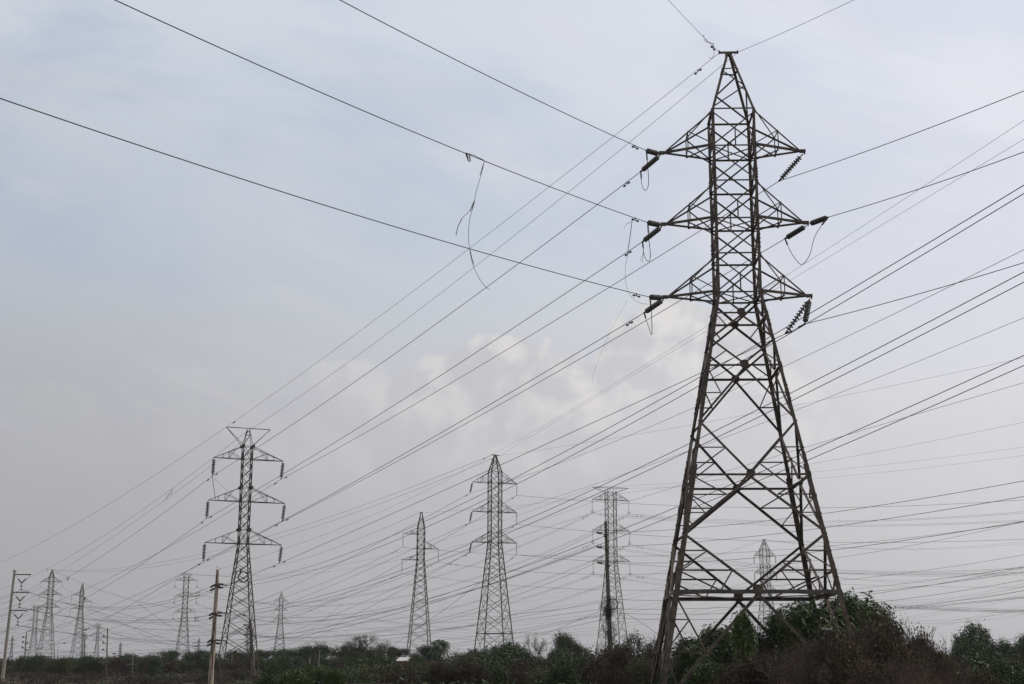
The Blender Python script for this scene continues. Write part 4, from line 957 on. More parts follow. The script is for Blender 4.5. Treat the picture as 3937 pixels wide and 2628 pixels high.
for (s, i, w_) in ((-1, 1, 'top left'), (1, 2, 'right'), (-1, 3, 'lower left')):
    wire(f"faint conductor running left from the {w_} rod of the far slim tower", b2[('T10', s, i)], None, at(-40, 2420 + 40 * i, 500), .020, e1=.3, dsag=3)
    wire(f"faint conductor sagging right from the {w_} rod of the far slim tower", b2[('T10', s, i)], None, at(1560, 2500 + 9 * i, 520), .020, dsag=9)
# --- lines passing low over the trees
low = [(('J', 0, 818, 300), (1867, 2394), ('K', 985, 400, 131), .012, 'highest low line reaching the vine tangle on the dark pole from the left'),
       (('J', 0, 825, 305), (1867, 2400), ('K', 985, 512, 131), .012, 'second low line reaching the vine tangle on the dark pole from the left'),
       (('J', 0, 890, 300), (1867, 2440), ('K', 985, 585, 131), .012, 'third low line reaching the dark pole from the left'),
       (('I', 0, 1015, 300), (1867, 2455), ('K', 985, 600, 131), .012, 'fourth low line reaching the dark pole from the left'),
       (('K', 110, 893, 170), (2190, 2397), ('K', 985, 525, 131), .012, 'steep low line climbing out of the trees to the dark pole'),
       (('J', 100, 930, 300), (1867, 2470), ('K', 985, 660, 131), .012, 'lowest line reaching the dark pole from the left'),
       (('I', 0, 940, 320), (1300, 2460), ('J', 1400, 660, 200), .014, 'low line crossing behind the slim tower just above the trees'),
       (('I', 0, 790, 320), (1300, 2425), ('J', 2349, 470, 200), .014, 'middle low line crossing both central towers'),
       (('K', 1150, 380, 131), (2700, 2308), ('G', 1508, 640, 120), .012, 'level line running right from the vine tangle behind the big tower'),
       (('K', 1150, 515, 131), (2700, 2338), ('G', 1508, 605, 120), .012, 'second level line running right from the dark pole'),
       (('K', 1150, 575, 131), (2700, 2360), ('G', 1508, 707, 120), .012, 'third level line running right from the dark pole'),
       (('K', 1150, 645, 131), (2700, 2381), ('G', 1508, 797, 120), .012, 'fourth level line running right from the dark pole'),
       (('K', 1150, 530, 131), (2460, 2368), ('X', 300, 1150, 90), .012, 'line falling right from the dark pole behind the left legs'),
       (('G', 30, 790, 200), (3650, 2220), ('G', 1508, 600, 110), .012, 'line rising gently to the right edge from behind the leafy tree'),
       (('G', 240, 970, 200), (3600, 2326), ('G', 1508, 848, 110), .012, 'upper close pair line rising above the bare brush to the right edge'),
       (('G', 250, 985, 200), (3600, 2331), ('G', 1508, 858, 110), .012, 'lower close pair line rising above the bare brush to the right edge'),
       (('G', 200, 903, 250), (3560, 2338), ('G', 1508, 960, 220), .014, 'sagging line above the bare brush, uppermost of its bundle'),
       (('G', 200, 915, 250), (3560, 2343), ('G', 1508, 972, 220), .014, 'sagging line above the bare brush, lowest of its bundle'),
       (('G', 0, 745, 300), (3500, 2253), ('G', 1508, 768, 280), .014, 'dotted faint line sagging level across the right'),
       (('G', 1240, 1195, 120), None, ('G', 1508, 1150, 100), .012, 'short line emerging right of the round dark tree'),
       (('L', 0, 1213, 220), (300, 2508), ('L', 2079, 1160, 260), .014, 'level line low across the far left towers'),
       (('L', 0, 1285, 220), (300, 2533), ('L', 2079, 1225, 260), .014, 'lowest level line across the far left above the bushes'),
       (('L', 0, 1110, 230), (400, 2510), ('L', 2079, 1190, 300), .014, 'sagging line low behind the two dark poles'),
       (('T', 100, 1100, 220), (1100, 2470), ('T', 1568, 990, 260), .014, 'thin line crossing behind the horned tower at knee height'),
       (('T', 60, 1260, 220), (1100, 2500), ('T', 1568, 1130, 260), .014, 'lowest thin line crossing behind the feet of the horned tower'),
       (('T', 60, 1010, 260), (1100, 2440), ('T', 1568, 1145, 300), .014, 'thin line dipping across the horned tower to the right')]
for A_, m_, B_, r_, lab in low:
    wire(lab, XY(*A_), m_, XY(*B_), r_, dsag=.3, e0=.6 if A_[0] in 'JI' else .35 if A_[0] in 'TL' else 0, e1=.3 if B_[0] in 'GT' else .2 if B_[0] == 'L' else 0)
# ------------------------------------------------------------------ rags, coil, birds
def ribbon(label, pts, ds, r=.012, extra=(), name='hanging_rag', mat_='cloth', cat='rag', flat=.03):
    P_ = [at(*U_(x, y), d) for (x, y), d in zip(pts, ds)]
    o = cable(P_, r, name, label, cat, 'rags caught on the wires', MT[mat_], 4, 6)
    for e in extra:
        m = MB(); Q = [at(*U_(x, y), ds[0]) for x, y in e]
        for a_, c_ in zip(Q, Q[1:]): m.bar(a_, c_, flat, .012)
        m.build('loose_end', MT[mat_], o).location = -o.location
    return o
def onwire(f, X, tol=None):
    best = min((abs((lambda P_: (P_.x / P_.y))(f(t)) - X), t) for t in np.linspace(0, 1.2, 600)); return f(best[1])
def xr(x): q = ray(*U_(x, 400)); return q.x / q.y
dA = onwire(w2f[2], xr(1110)).y; dB = onwire(w2f[2], xr(1070)).y; dC = onwire(w2f[2], xr(1450)).y
ribbon('long forked rag dangling from the middle left conductor of the big tower', [(1111, 369), (1104, 400), (1092, 440), (1088, 465), (1077, 505), (1075, 548), (1078, 575), (1086, 610), (1102, 642), (1117, 660), (1122, 662)], [dA] * 11, .011,
       extra=([(1088, 460), (1078, 483), (1060, 500), (1050, 520), (1046, 540)], [(1111, 371), (1107, 382), (1101, 402)], [(1088, 463), (1083, 478), (1079, 484)], [(1078, 572), (1082, 590), (1087, 606)]))
ribbon('small ragged flag of plastic clinging to the middle left conductor', [(1068, 350), (1071, 360), (1077, 371)], [dB] * 3, .02, extra=([(1070, 352), (1074, 362), (1073, 368)], [(1069, 350), (1077, 356), (1079, 369)], [(1068, 350), (1088, 356), (1110, 367)]), flat=.05)
ribbon('twisted rag hanging beside the middle left insulators of the big tower', [(1450, 503), (1447, 530), (1443, 556), (1439, 585), (1434, 620), (1437, 655), (1450, 682), (1470, 695), (1488, 697)], [dC] * 9, .008,
       extra=([(1450, 505), (1448, 522), (1445, 545), (1441, 572), (1439, 588)], [(1448, 508), (1436, 514), (1431, 524)]), flat=.035)
ribbon('faint thread drifting below the lowest left insulators of the big tower', [(1438, 690), (1400, 760), (1380, 805), (1370, 832), (1360, 862), (1358, 882)], [68] * 6, .004)
ribbon('rag dangling under the top left string of the horned tower', [(486, 1092), (489, 1108), (491, 1122), (494, 1145)], [140] * 4, .03, extra=([(494, 1144), (488, 1150)],))
ribbon('slack cord from the top left string of the horned tower to its body', [(487, 1093), (508, 1113), (538, 1141), (556, 1163)], [140, 140, 140, 140], .012)
ribbon('torn strands around the jumper of the middle left arm of the big tower', [(1477, 570), (1474, 585), (1468, 598)], [68] * 3, .008, extra=([(1476, 575), (1475, 590), (1473, 602)],), flat=.02)
ribbon('tangle of rag between two thin lines left of the horned tower', [(395, 1121), (393, 1130), (384, 1137), (381, 1147)], [165] * 4, .028, extra=([(394, 1123), (389, 1128), (386, 1136)],))
ribbon('small tangle caught on the thin earth wire above the far left tower', [(107, 1302), (110, 1306), (108, 1311)], [230] * 3, .03, extra=([(104, 1304), (112, 1308)],))
ribbon('rag hanging below the earth wire clamp left of the big tower peak', [(1614, 80), (1617, 94), (1630, 98), (1637, 103)], [66.5] * 4, .010, extra=([(1612, 79), (1616, 83)], [(1617, 88), (1622, 95), (1638, 100)]), flat=.03)
o = cable([at(*U_(x, y), 67.8) for x, y in [(1636, 100), (1638, 112), (1637, 128), (1630, 134), (1626, 130)]], .010, 'jumper_cable', 'thin earth jumper looping at the left of the big tower peak', 'jumper cable', None, smooth_n=6)
def coil(label, c, R, d, n=5, turns=4):
    c = at(*c, d); pts = []
    for i in range(turns * 20):
        t = i / 20 * 2 * math.pi; rr = R * (1 + .07 * math.sin(i * .37) + .05 * math.cos(i * .11)); pts.append(c + Vector((rr * math.cos(t), .03 * math.sin(i * .3), rr * math.sin(t) * .98)))
    o = cable(pts, .022, 'cable_coil', label, 'cable coil', None, MT['cable'], 5); return o
coil('black coil of spare cable tied to the horned tower', px('T', 738, 368), .50, 138.6)
coil('black coil of spare cable hung on the vine-wrapped pole', px('K', 1122, 448), .46, 128.4)
def bird(label, c, d, s=1.0, fly=False, az=0.0):
    p = at(*c, d); m = MB()
    Mt = Matrix.Translation(p) @ Matrix.Rotation(az, 4, 'Z') @ Matrix.Rotation(math.radians(8 if fly else 55), 4, 'X') @ Matrix.Scale(s, 4)
    T = lambda q: Mt @ Vector(q)
    prof = [(.004, -.26), (.03, -.22), (.06, -.12), (.075, -.02), (.07, .08), (.045, .14), (.05, .18), (.045, .23), (.015, .26), (.004, .31)]
    MM = Mt @ Matrix.Rotation(-math.pi / 2, 4, 'X'); m.lathe(prof, MM, 10)
    m.poly([T((-.03, -.2, 0)), T((.03, -.2, 0)), T((.06, -.42, 0)), T((-.06, -.42, 0)), T((-.03, -.2, -.012)), T((.03, -.2, -.012)), T((.06, -.42, -.012)), T((-.06, -.42, -.012))], [(0, 1, 2, 3), (7, 6, 5, 4), (0, 4, 5, 1), (1, 5, 6, 2), (2, 6, 7, 3), (3, 7, 4, 0)])
    for sx in (-1, 1):
        pts = [(.05, .1, .02), (.35, .14, .12), (.62, -.02, .05), (.36, -.08, .09), (.05, -.12, .02)] if fly else [(.06, .1, .01), (.085, .04, .02), (.07, -.2, .0), (.04, -.3, 0), (.05, -.1, .03)]
        a_ = [T((sx * x, y, z)) for x, y, z in pts]; b_ = [T((sx * x, y, z - .015)) for x, y, z in pts]
        m.poly(a_ + b_, [tuple(range(5)), tuple(range(9, 4, -1))] + [(i, i + 5, (i + 1) % 5 + 5, (i + 1) % 5) for i in range(5)])
    if not fly:
        for sx in (-1, 1): m.bar(T((sx * .02, -.02, -.05)), T((sx * .02, .08, -.13)), .012)
    o = m.build('bird', MT['bird'], None, True, loc=tuple(p)); tag(o, label, 'bird', 'birds in the view'); return o
bird('large black bird perched above the cable coil on the horned tower', px('T', 707, 296), 138.2, 1.15)
bird('small black bird perched on the conductor beside the far slim tower', px('L', 970, 591), 175, .9)
bird('small dark bird perched on the conductor above the far left tower', px('L', 777, 366), 165, .8)
bird('dark bird flying below the wires right of the far slim tower', px('L', 975, 952), 150, 1.15, True, .6)
bird('small dark bird flying low beside the dark slope pole', px('L', 1303, 1226), 150, .75, True, 1.2)
bird('small dark bird low over the bushes of the far left tower', px('L', 731, 1106), 150, .6, True, 2.2)
# ================================================================== GROUND
def grid(name, x0, x1, y0, y1, nx, ny, material):
    xs = np.linspace(-1, 1, nx); xs = np.sign(xs) * np.abs(xs) ** 2.2; xs = (x0 + x1) / 2 + xs * (x1 - x0) / 2
    ys = y0 + (y1 - y0) * np.linspace(0, 1, ny) ** 3.0
    V = [(x, y, ground(x, y)) for y in ys for x in xs]
    idx = np.arange(nx * ny).reshape(ny, nx)
    Fq = np.stack([idx[:-1, :-1], idx[:-1, 1:], idx[1:, 1:], idx[1:, :-1]], axis=-1).reshape(-1, 4)
    return mesh_np(name, V, Fq, material, smooth=True)
tag(grid('ground', -3500, 3500, -60, 4500, 240, 260, MT['soil']), kind='structure')
# ================================================================== TREES
def rdir(d, spread):
    a = random.uniform(0, 2 * math.pi); s = spread * (random.random() ** .5)
    p = d.orthogonal().normalized(); q = d.cross(p)
    return (d * math.cos(s) + (p * math.cos(a) + q * math.sin(a)) * math.sin(s)).normalized()
def branchset(levels, split, L0, shrink, spread, up, r0, flat=1.0, stems=1, lean=.15, bend=.25, trunk=None, rt=.62):
    segs, tips = [], []
    def grow(p, d, L, r, lev):
        n = 2; q = p
        for i in range(n):
            d = (d + Vector((random.gauss(0, bend), random.gauss(0, bend), random.gauss(0, bend) + up * .3)) * .5).normalized()
            q2 = q + Vector((d.x, d.y, d.z * flat)) * (L / n); ra, rb = r * (1 - .3 * i / n), r * (1 - .3 * (i + 1) / n)
            segs.append((q, q2, ra, rb)); q = q2
        if lev == 0: tips.append((q, d)); return
        k = split if isinstance(split, int) else random.randint(*split)
        if lev == levels and trunk: L = min(L, L0 * 1.15)
        for _ in range(k):
            dd = rdir(d, spread); dd = (dd + Vector((0, 0, up))).normalized()
            grow(q, dd, L * shrink * random.uniform(.7, 1.25), r * rt, lev - 1)
        if lev <= 2 and random.random() < .5: tips.append((q, d))
    for s in range(stems):
        d = Vector((random.gauss(0, lean), random.gauss(0, lean), 1)).normalized()
        if stems > 1: d = rdir(Vector((0, 0, 1)), .75)
        grow(Vector((random.uniform(-.2, .2) * (stems > 1), random.uniform(-.2, .2) * (stems > 1), 0)), d, (trunk or L0) * random.uniform(.85, 1.1), r0, levels)
    return segs, tips
def leaves_np(C, per, spread, size, aspect=2.0, droop=0.0, zs=1.0):
    C = np.asarray(C); n = len(C) * per; c = np.repeat(C, per, axis=0) + rng.normal(0, 1, (n, 3)) * np.array([spread, spread, spread * zs])
    d = rng.normal(0, 1, (n, 3)); d[:, 2] = d[:, 2] * .6 - droop; d /= np.linalg.norm(d, axis=1)[:, None]
    r = rng.normal(0, 1, (n, 3)); s = np.cross(d, r); s /= np.linalg.norm(s, axis=1)[:, None] + 1e-9
    nn = np.cross(d, s)
    sz = size * rng.uniform(.6, 1.35, (n, 1)); L = d * sz; Wd = s * sz / aspect
    V = np.stack([c, c + L * .45 + Wd * .5, c + L, c + L * .45 - Wd * .5 + nn * sz * .12], axis=1).reshape(-1, 3)
    Fq = np.arange(n * 4).reshape(n, 4); tint = np.clip(np.repeat(rng.uniform(.0, 1, len(C)), per) * .55 + rng.uniform(0, .45, n), 0, 1)
    return V, Fq, tint
PROTO = {}
def proto(key, segs, tips, bark, leaf, per=0, spread=.4, size=.16, aspect=2.0, droop=0, zs=1.0, sides=4, second=None, keep=1.0, fill=0):
    A = np.array([tuple(s[0]) for s in segs]); B = np.array([tuple(s[1]) for s in segs]); R0 = np.array([s[2] for s in segs]); R1 = np.array([s[3] for s in segs])
    allp = np.concatenate([A, B]); lo, hi = np.percentile(allp, .5, axis=0), allp.max(axis=0)
    h = hi[2]; w = max(np.percentile(np.abs(allp[:, 0]), 98), np.percentile(np.abs(allp[:, 1]), 98)) * 2
    V, Fq = segs_np(A, B, R0, R1, sides); me_t = None
    root = bpy.data.objects.new('tree', None)
    tk = mesh_np('trunk' if per else 'branches', V, Fq, MT[bark], tint=rng.uniform(0, 1, len(segs)).repeat(sides)); tk.parent = root
    out = [tk]
    if per:
        T = np.array([tuple(t[0]) for t in tips]); T = T[rng.random(len(T)) < keep]
        if fill: # extra clusters inside
            cen = T.mean(axis=0); T = np.concatenate([T, cen + (T - cen) * rng.uniform(.35, .9, (len(T), 1))] if fill == 1 else [T, T * rng.uniform(.25, .95, (len(T), 1)), T * np.stack([rng.uniform(.5, 1, len(T)), rng.uniform(.5, 1, len(T)), rng.uniform(.05, .8, len(T))], 1)])
        V, Fq, ti = leaves_np(T, per, spread, size, aspect, droop, zs); cr_ = mesh_np('crown', V, Fq, MT[leaf], tint=ti); cr_.parent = root; out.append(cr_)
        h = np.percentile(V[:, 2], 99.7); w = (np.percentile(V[:, 0], 99) - np.percentile(V[:, 0], 1)) * 1.02
        if second:
            leaf2, frac, per2, size2, droop2 = second; T2 = T[rng.random(len(T)) < frac]
            V, Fq, ti = leaves_np(T2, per2, spread * .6, size2, 2.6, droop2, 1); c2 = mesh_np('dead_leaves', V, Fq, MT[leaf2], tint=ti); c2.parent = root; out.append(c2)
    for o in out: COL.objects.unlink(o)
    PROTO[key] = (root, out, float(h), float(w))
for v in (0, 1):
    s, t = branchset(4, (3, 4), 1.5, .74, .75, .22, .16, trunk=1.9); proto(f'round{v}', s, t, 'bark', 'leaf_dark', 34, .34, .20, 1.7, fill=1)
    s, t = branchset(4, (3, 4), 1.7, .76, .95, .04, .15, flat=.75, trunk=1.6); proto(f'acacia{v}', s, t, 'bark', 'leaf_olive', 40, .26, .11, 2.2, zs=.45)
    s, t = branchset(4, (3, 3), 1.5, .78, .85, .12, .13, trunk=1.7, bend=.4); proto(f'sparse{v}', s, t, 'bark', 'leaf_olive', 22, .26, .13, 2.2, keep=.8)
    s, t = branchset(6, (2, 3), 1.15, .80, .62, .16, .10, stems=2, bend=.35, trunk=1.2, rt=.70); proto(f'bare{v}', s, t, 'twig', None, 0, sides=3)
    s, t = branchset(6, (2, 3), 1.2, .80, .6, .14, .11, stems=1, bend=.35, trunk=1.6, rt=.68); proto(f'barered{v}', s, t, 'twig_red', None, 0, sides=3)
    s, t = branchset(4, (3, 4), 1.0, .74, .85, .12, .05, stems=3, bend=.45, trunk=.9); proto(f'thorn{v}', s, t, 'twig', 'leaf_dry', 12, .22, .10, 2.2)
    s, t = branchset(3, (3, 4), .9, .8, .8, .10, .06, stems=6, trunk=.7); proto(f'shrub{v}', s, t, 'bark', 'leaf_dark', 46, .30, .15, 1.8, fill=2)
    s, t = branchset(3, (3, 4), .9, .8, .8, .10, .06, stems=6, trunk=.7); proto(f'olive{v}', s, t, 'bark', 'leaf_olive', 60, .32, .10, 2.0, fill=2)
    s, t = branchset(3, (3, 4), .9, .8, .7, .20, .06, stems=6, trunk=.8); proto(f'bright{v}', s, t, 'bark', 'leaf_bright', 60, .26, .14, 1.8, fill=2)
    s, t = branchset(4, (3, 4), .85, .78, .75, .10, .035, stems=5, bend=.45, trunk=.7); proto(f'scrub{v}', s, t, 'twig', 'leaf_dry', 14, .24, .11, 2.0, fill=1)
    s, t = branchset(4, (3, 4), .85, .78, .7, .14, .035, stems=4, bend=.4, trunk=.8); proto(f'brown{v}', s, t, 'twig', 'leaf_brown', 14, .24, .13, 2.0, droop=.5, fill=1, second=('leaf_olive', .3, 8, .1, 0))
# dense domed crowns reaching almost to the ground
for v in (0, 1):
    s, t = branchset(3, (3, 4), 1.2, .78, .9, .1, .14, trunk=1.2); C = []
    for _ in range(230):
        u_ = random.uniform(-.75, 1); a = random.uniform(0, 6.283); rr = math.sqrt(max(0, 1 - u_ * u_)) * (1 + .10 * math.sin(a * 3 + v) + .08 * math.sin(a * 5 + u_ * 4)) * random.uniform(.82, 1.06)
        lump = 1 + .16 * math.sin(a * 2 + v * 2 + u_ * 3) * math.cos(u_ * 5 + a); C.append((Vector((2.6 * rr * lump * math.cos(a), 2.6 * rr * lump * math.sin(a), 2.5 + 2.3 * u_ * lump * random.uniform(.85, 1.08))), None))
    for _ in range(70): C.append((Vector((random.gauss(0, 1.2), random.gauss(0, 1.2), random.uniform(.6, 3.6))), None))
    proto(f'dome{v}', s, C, 'bark', 'leaf_dark', 80, .27, .17, 1.6, fill=0)
# near brush right under the big tower: fine twigs, some leaves
for v in (0, 1):
    s, t = branchset(6, (3, 3), .95, .80, .55, .10, .04, stems=3, bend=.42, trunk=.9, rt=.72); proto(f'brush{v}', s, t, 'twig', 'leaf_brown', 4, .12, .030, 1.8, sides=3, keep=.7)
# leafy near tree with drooping compound leaves
def legume(key, h, w, dens, pods=.25):
    segs, tips = branchset(3, (4, 5), w * .20, .82, 1.15, .02, .05, bend=.35, trunk=h * .62, flat=.55)
    A, B, ctr = [], [], []
    lv, lf, lt = [], [], []; n0 = 0; pv, pf, pt = [], [], []; m0 = 0
    for tp, d in tips:
        base = random.random()
        for q in range(dens):
            dd = rdir(Vector((d.x, d.y, 0)).normalized() if abs(d.z) < .99 else Vector((1, 0, 0)), 1.6); dd.z = random.uniform(-.35, .35); dd.normalize(); L = random.uniform(.30, .55)
            p = tp + Vector((random.gauss(0, .12), random.gauss(0, .12), random.gauss(0, .1))); s = dd.cross(Vector((0, 0, 1))).normalized()
            for j in range(7):
                f = (j + 1) / 7; c = p + dd * L * f + Vector((0, 0, -.35 * f * f * L * 1.6))
                for sg in (-1, 1):
                    e = (s * sg * .9 + dd * .45 + Vector((0, 0, -.35))).normalized(); ll = random.uniform(.11, .17); wv = e.cross(Vector((random.gauss(0, .3), random.gauss(0, .3), 1))).normalized() * ll * .25
                    lv += [tuple(c), tuple(c + e * ll * .5 + wv), tuple(c + e * ll), tuple(c + e * ll * .5 - wv)]; lf.append((n0, n0 + 1, n0 + 2, n0 + 3)); n0 += 4; lt.append(min(1, base * .5 + random.random() * .5))
        if random.random() < pods:
            for _ in range(14):
                c = tp + Vector((random.gauss(0, .1), random.gauss(0, .1), random.gauss(-.12, .1))); ll = random.uniform(.14, .26); a = random.uniform(0, 6.3); wv = Vector((math.cos(a), math.sin(a), 0)) * .022; e = Vector((random.gauss(0, .15), random.gauss(0, .15), -1))
                pv += [tuple(c), tuple(c + e * ll * .5 + wv), tuple(c + e * ll), tuple(c + e * ll * .5 - wv)]; pf.append((m0, m0 + 1, m0 + 2, m0 + 3)); m0 += 4; pt.append(random.random())
    root = bpy.data.objects.new('tree', None)
    V, Fq = segs_np([tuple(s[0]) for s in segs], [tuple(s[1]) for s in segs], np.array([s[2] for s in segs]), np.array([s[3] for s in segs]), 4)
    tk = mesh_np('trunk', V, Fq, MT['bark']); c1 = mesh_np('crown', lv, lf, MT['leaf_bright'], tint=lt); c2 = mesh_np('seed_pods', pv, pf, MT['leaf_brown'], tint=pt)
    for o in (tk, c1, c2): o.parent = root; COL.objects.unlink(o)
    LV_ = np.array(lv); PROTO[key] = (root, [tk, c1, c2], float(np.percentile(LV_[:, 2], 99.7)), float((np.percentile(LV_[:, 0], 99) - np.percentile(LV_[:, 0], 1))))
legume('legume0', 4.6, 3.0, 11); legume('legume1', 4.4, 3.0, 9, .6); legume('sapling', 4.6, 1.2, 7, .3)
USED = {}
def plant(key, px_c, y_top, width, d, label, group=None, rot=None, name='tree', cat='tree', hmin=.5):
    if 1440 < px_c < 1600 and d < 72: d = 73
    """px_c, y_top, width: full-view pixels (2349 wide) of the crown's middle, top and breadth"""
    root, parts, h0, w0 = PROTO[key]
    if key[:5] in ('brush', 'bare0', 'bare1'): width *= 1.6
    if key[:6] in ('legume',): width *= 1.05
    if px_c < 1350 and d > 180: y_top -= 3
    top = at(px_c * 1.676, y_top * 1.676, d); g = ground(top.x, top.y); h = max(hmin, top.z - g); wd = width * 1.676 * d / F
    o = root.copy(); o.name = name; COL.objects.link(o); o.location = (top.x, top.y, g - .05)
    o.rotation_euler = (0, 0, rot if rot is not None else random.uniform(0, 6.28)); sz = max((h + .05) / h0, .72 * wd / w0); sw_ = max(wd / w0, .55 * sz) if key[:6] in ('legume', 'brush0', 'brush1') else wd / w0; o.scale = (sw_, sw_, sz); o.location.z = top.z - sz * h0   # a tree too tall for its pixel height stands in a dip
    for c in parts:
        q = c.copy(); COL.objects.link(q); q.parent = o
    tag(o, label, cat, group); return o
# --- skyline, left to right
P_ = plant
P_('dome0', 88, 1506, 62, 235, 'broad dark green tree at the feet of the tall far left towers')
P_('thorn0', 20, 1522, 50, 230, 'low ragged bush behind the leaning concrete pole', name='bush', cat='bush')
P_('thorn1', 45, 1519, 40, 240, 'low ragged bush beside the short dark pole', name='bush', cat='bush')
P_('round1', 165, 1510, 66, 240, 'low dark tree under the far slim tower')
P_('shrub0', 206, 1522, 50, 235, 'dark bush just right of the far slim tower', name='bush', cat='bush')
P_('sparse0', 243, 1504, 40, 225, 'leafy tree directly behind the dark slope pole')
P_('round0', 285, 1503, 60, 232, 'low green tree right of the dark slope pole')
P_('barered0', 291, 1495, 30, 300, 'pinkish bare tree behind the faint skyline tower')
P_('barered1', 277, 1497, 24, 310, 'small pinkish bare tree left of its larger twin')
P_('barered0', 346, 1493, 44, 245, 'rounded leafless tree left of the far flat tower')
P_('sparse1', 372, 1500, 24, 240, 'small sparse leafy tree between the rounded bare one and the far flat tower')
P_('round1', 330, 1503, 56, 240, 'dark low tree beneath the rounded leafless one')
P_('round1', 408, 1493, 34, 240, 'dark rounded tree at the foot of the far flat tower')
P_('barered1', 449, 1485, 32, 250, 'reddish bare tree left of the rusty pole')
P_('round1', 432, 1497, 46, 242, 'dark tree under the reddish bare tree')
P_('round0', 477, 1494, 42, 236, 'dark green tree seen just left of the rusty pole')
P_('sparse0', 549, 1490, 48, 230, 'leafy tree behind the feet of the horned tower')
P_('round1', 520, 1493, 44, 235, 'dark tree behind the left leg of the horned tower')
P_('round0', 606, 1493, 30, 240, 'small green tree right of the horned tower')
P_('barered0', 630, 1484, 22, 255, 'little bare tree at the foot of the far pointed tower')
P_('barered1', 641, 1492, 18, 250, 'tiny bare tree touching the far pointed tower')
P_('round1', 665, 1490, 40, 245, 'small round tree right of the far pointed tower')
P_('round0', 702, 1485, 52, 210, 'broad dark tree behind the leaning thin pole')
P_('sparse1', 750, 1471, 48, 205, 'tall knobbly tree rising left of the feathery one')
P_('round1', 756, 1480, 50, 207, 'dense lower crown beneath the knobbly tree')
P_('acacia0', 835, 1458, 96, 200, 'feathery flat-crowned tree spreading above the white post')
P_('round0', 800, 1487, 70, 206, 'dark tree under the left side of the feathery crown')
P_('acacia1', 862, 1474, 60, 203, 'second feathery crown tucked right of the first')
P_('round0', 908, 1486, 36, 240, 'compact round tree left of the slim tower')
P_('round1', 962, 1481, 44, 224, 'dark leafy tree inside the feet of the slim tower')
P_('shrub1', 955, 1506, 30, 235, 'dark bush behind the pale roofed house', name='bush', cat='bush')
P_('sparse0', 1060, 1488, 50, 225, 'loose green tree right of the palm')
P_('dome0', 1085, 1492, 50, 220, 'dark tree left of the feet of the central tower')
P_('dome1', 1165, 1473, 104, 150, 'large rounded green tree hiding the feet of the central tower')
P_('dome0', 1128, 1486, 70, 160, 'dense crown left of the large rounded green tree')
P_('sparse1', 1228, 1454, 48, 190, 'airy grey-leaved tree right of the large rounded green one')
P_('round1', 1279, 1454, 44, 185, 'dark upright tree with a rounded head')
P_('dome0', 1300, 1486, 60, 175, 'dark low crown right of the upright round-headed tree')
P_('acacia1', 1340, 1478, 70, 150, 'flat-topped thorn tree left of the vine-wrapped pole')
P_('thorn0', 1333, 1470, 30, 140, 'wispy twigs poking up left of the vine-wrapped pole', name='bush', cat='bush')
P_('acacia1', 1440, 1450, 80, 105, 'spiny spreading tree right of the vine-wrapped pole')
P_('thorn1', 1395, 1473, 60, 108, 'thorny brush around the foot of the vine-wrapped pole', name='bush', cat='bush')
P_('thorn0', 1478, 1462, 60, 95, 'thorny brush touching the left legs of the big tower', name='bush', cat='bush')
P_('acacia0', 1490, 1466, 56, 100, 'dark spiny tree just left of the big tower')
# --- dark belt between
P_('scrub0', 1060, 1512, 90, 110, 'dark bush below the palm and the brick wall', name='bush', cat='bush')
P_('shrub0', 1150, 1500, 130, 100, 'wide dark green bush below the central tower', name='bush', cat='bush')
P_('olive0', 1010, 1530, 110, 95, 'low olive bush right of the olive thicket', name='bush', cat='bush')
P_('scrub1', 1240, 1510, 130, 92, 'dark brown bush right of the wide green one', name='bush', cat='bush')
P_('shrub1', 1320, 1505, 110, 96, 'green bush between the brown ones left of the vine-wrapped pole', name='bush', cat='bush')
P_('scrub0', 1380, 1495, 130, 84, 'brown thorny thicket at the foot of the vine-wrapped pole', name='bush', cat='bush')
P_('scrub1', 1455, 1490, 120, 78, 'brown thicket left of the big tower', name='bush', cat='bush')
P_('olive1', 885, 1524, 150, 88, 'large olive bush with fine yellowish leaves in front of the slim tower', name='bush', cat='bush')
P_('olive0', 830, 1538, 100, 84, 'smaller olive bush left of the large one', name='bush', cat='bush')
P_('bright0', 706, 1528, 42, 76, 'tallest bright green bush left of the olive ones', name='bush', cat='bush')
P_('bright1', 738, 1533, 40, 75, 'bright green bush in the middle of its row', name='bush', cat='bush')
P_('bright0', 765, 1535, 42, 74, 'bright green bush at the right end of its row', name='bush', cat='bush')
P_('bright1', 670, 1540, 52, 74, 'bright green bush right of the feet of the horned tower', name='bush', cat='bush')
P_('shrub0', 632, 1528, 56, 80, 'dark green bush against the right foot of the horned tower', name='bush', cat='bush')
P_('shrub1', 655, 1517, 26, 92, 'small dark bush poking above its neighbours right of the horned tower', name='bush', cat='bush')
P_('shrub0', 612, 1550, 50, 78, 'low dark bush under the horned tower', name='bush', cat='bush')
P_('scrub0', 545, 1536, 60, 168, 'brown bush between the feet of the horned tower', name='bush', cat='bush')
P_('shrub1', 470, 1545, 36, 160, 'green weeds at the foot of the rusty pole', name='bush', cat='bush')
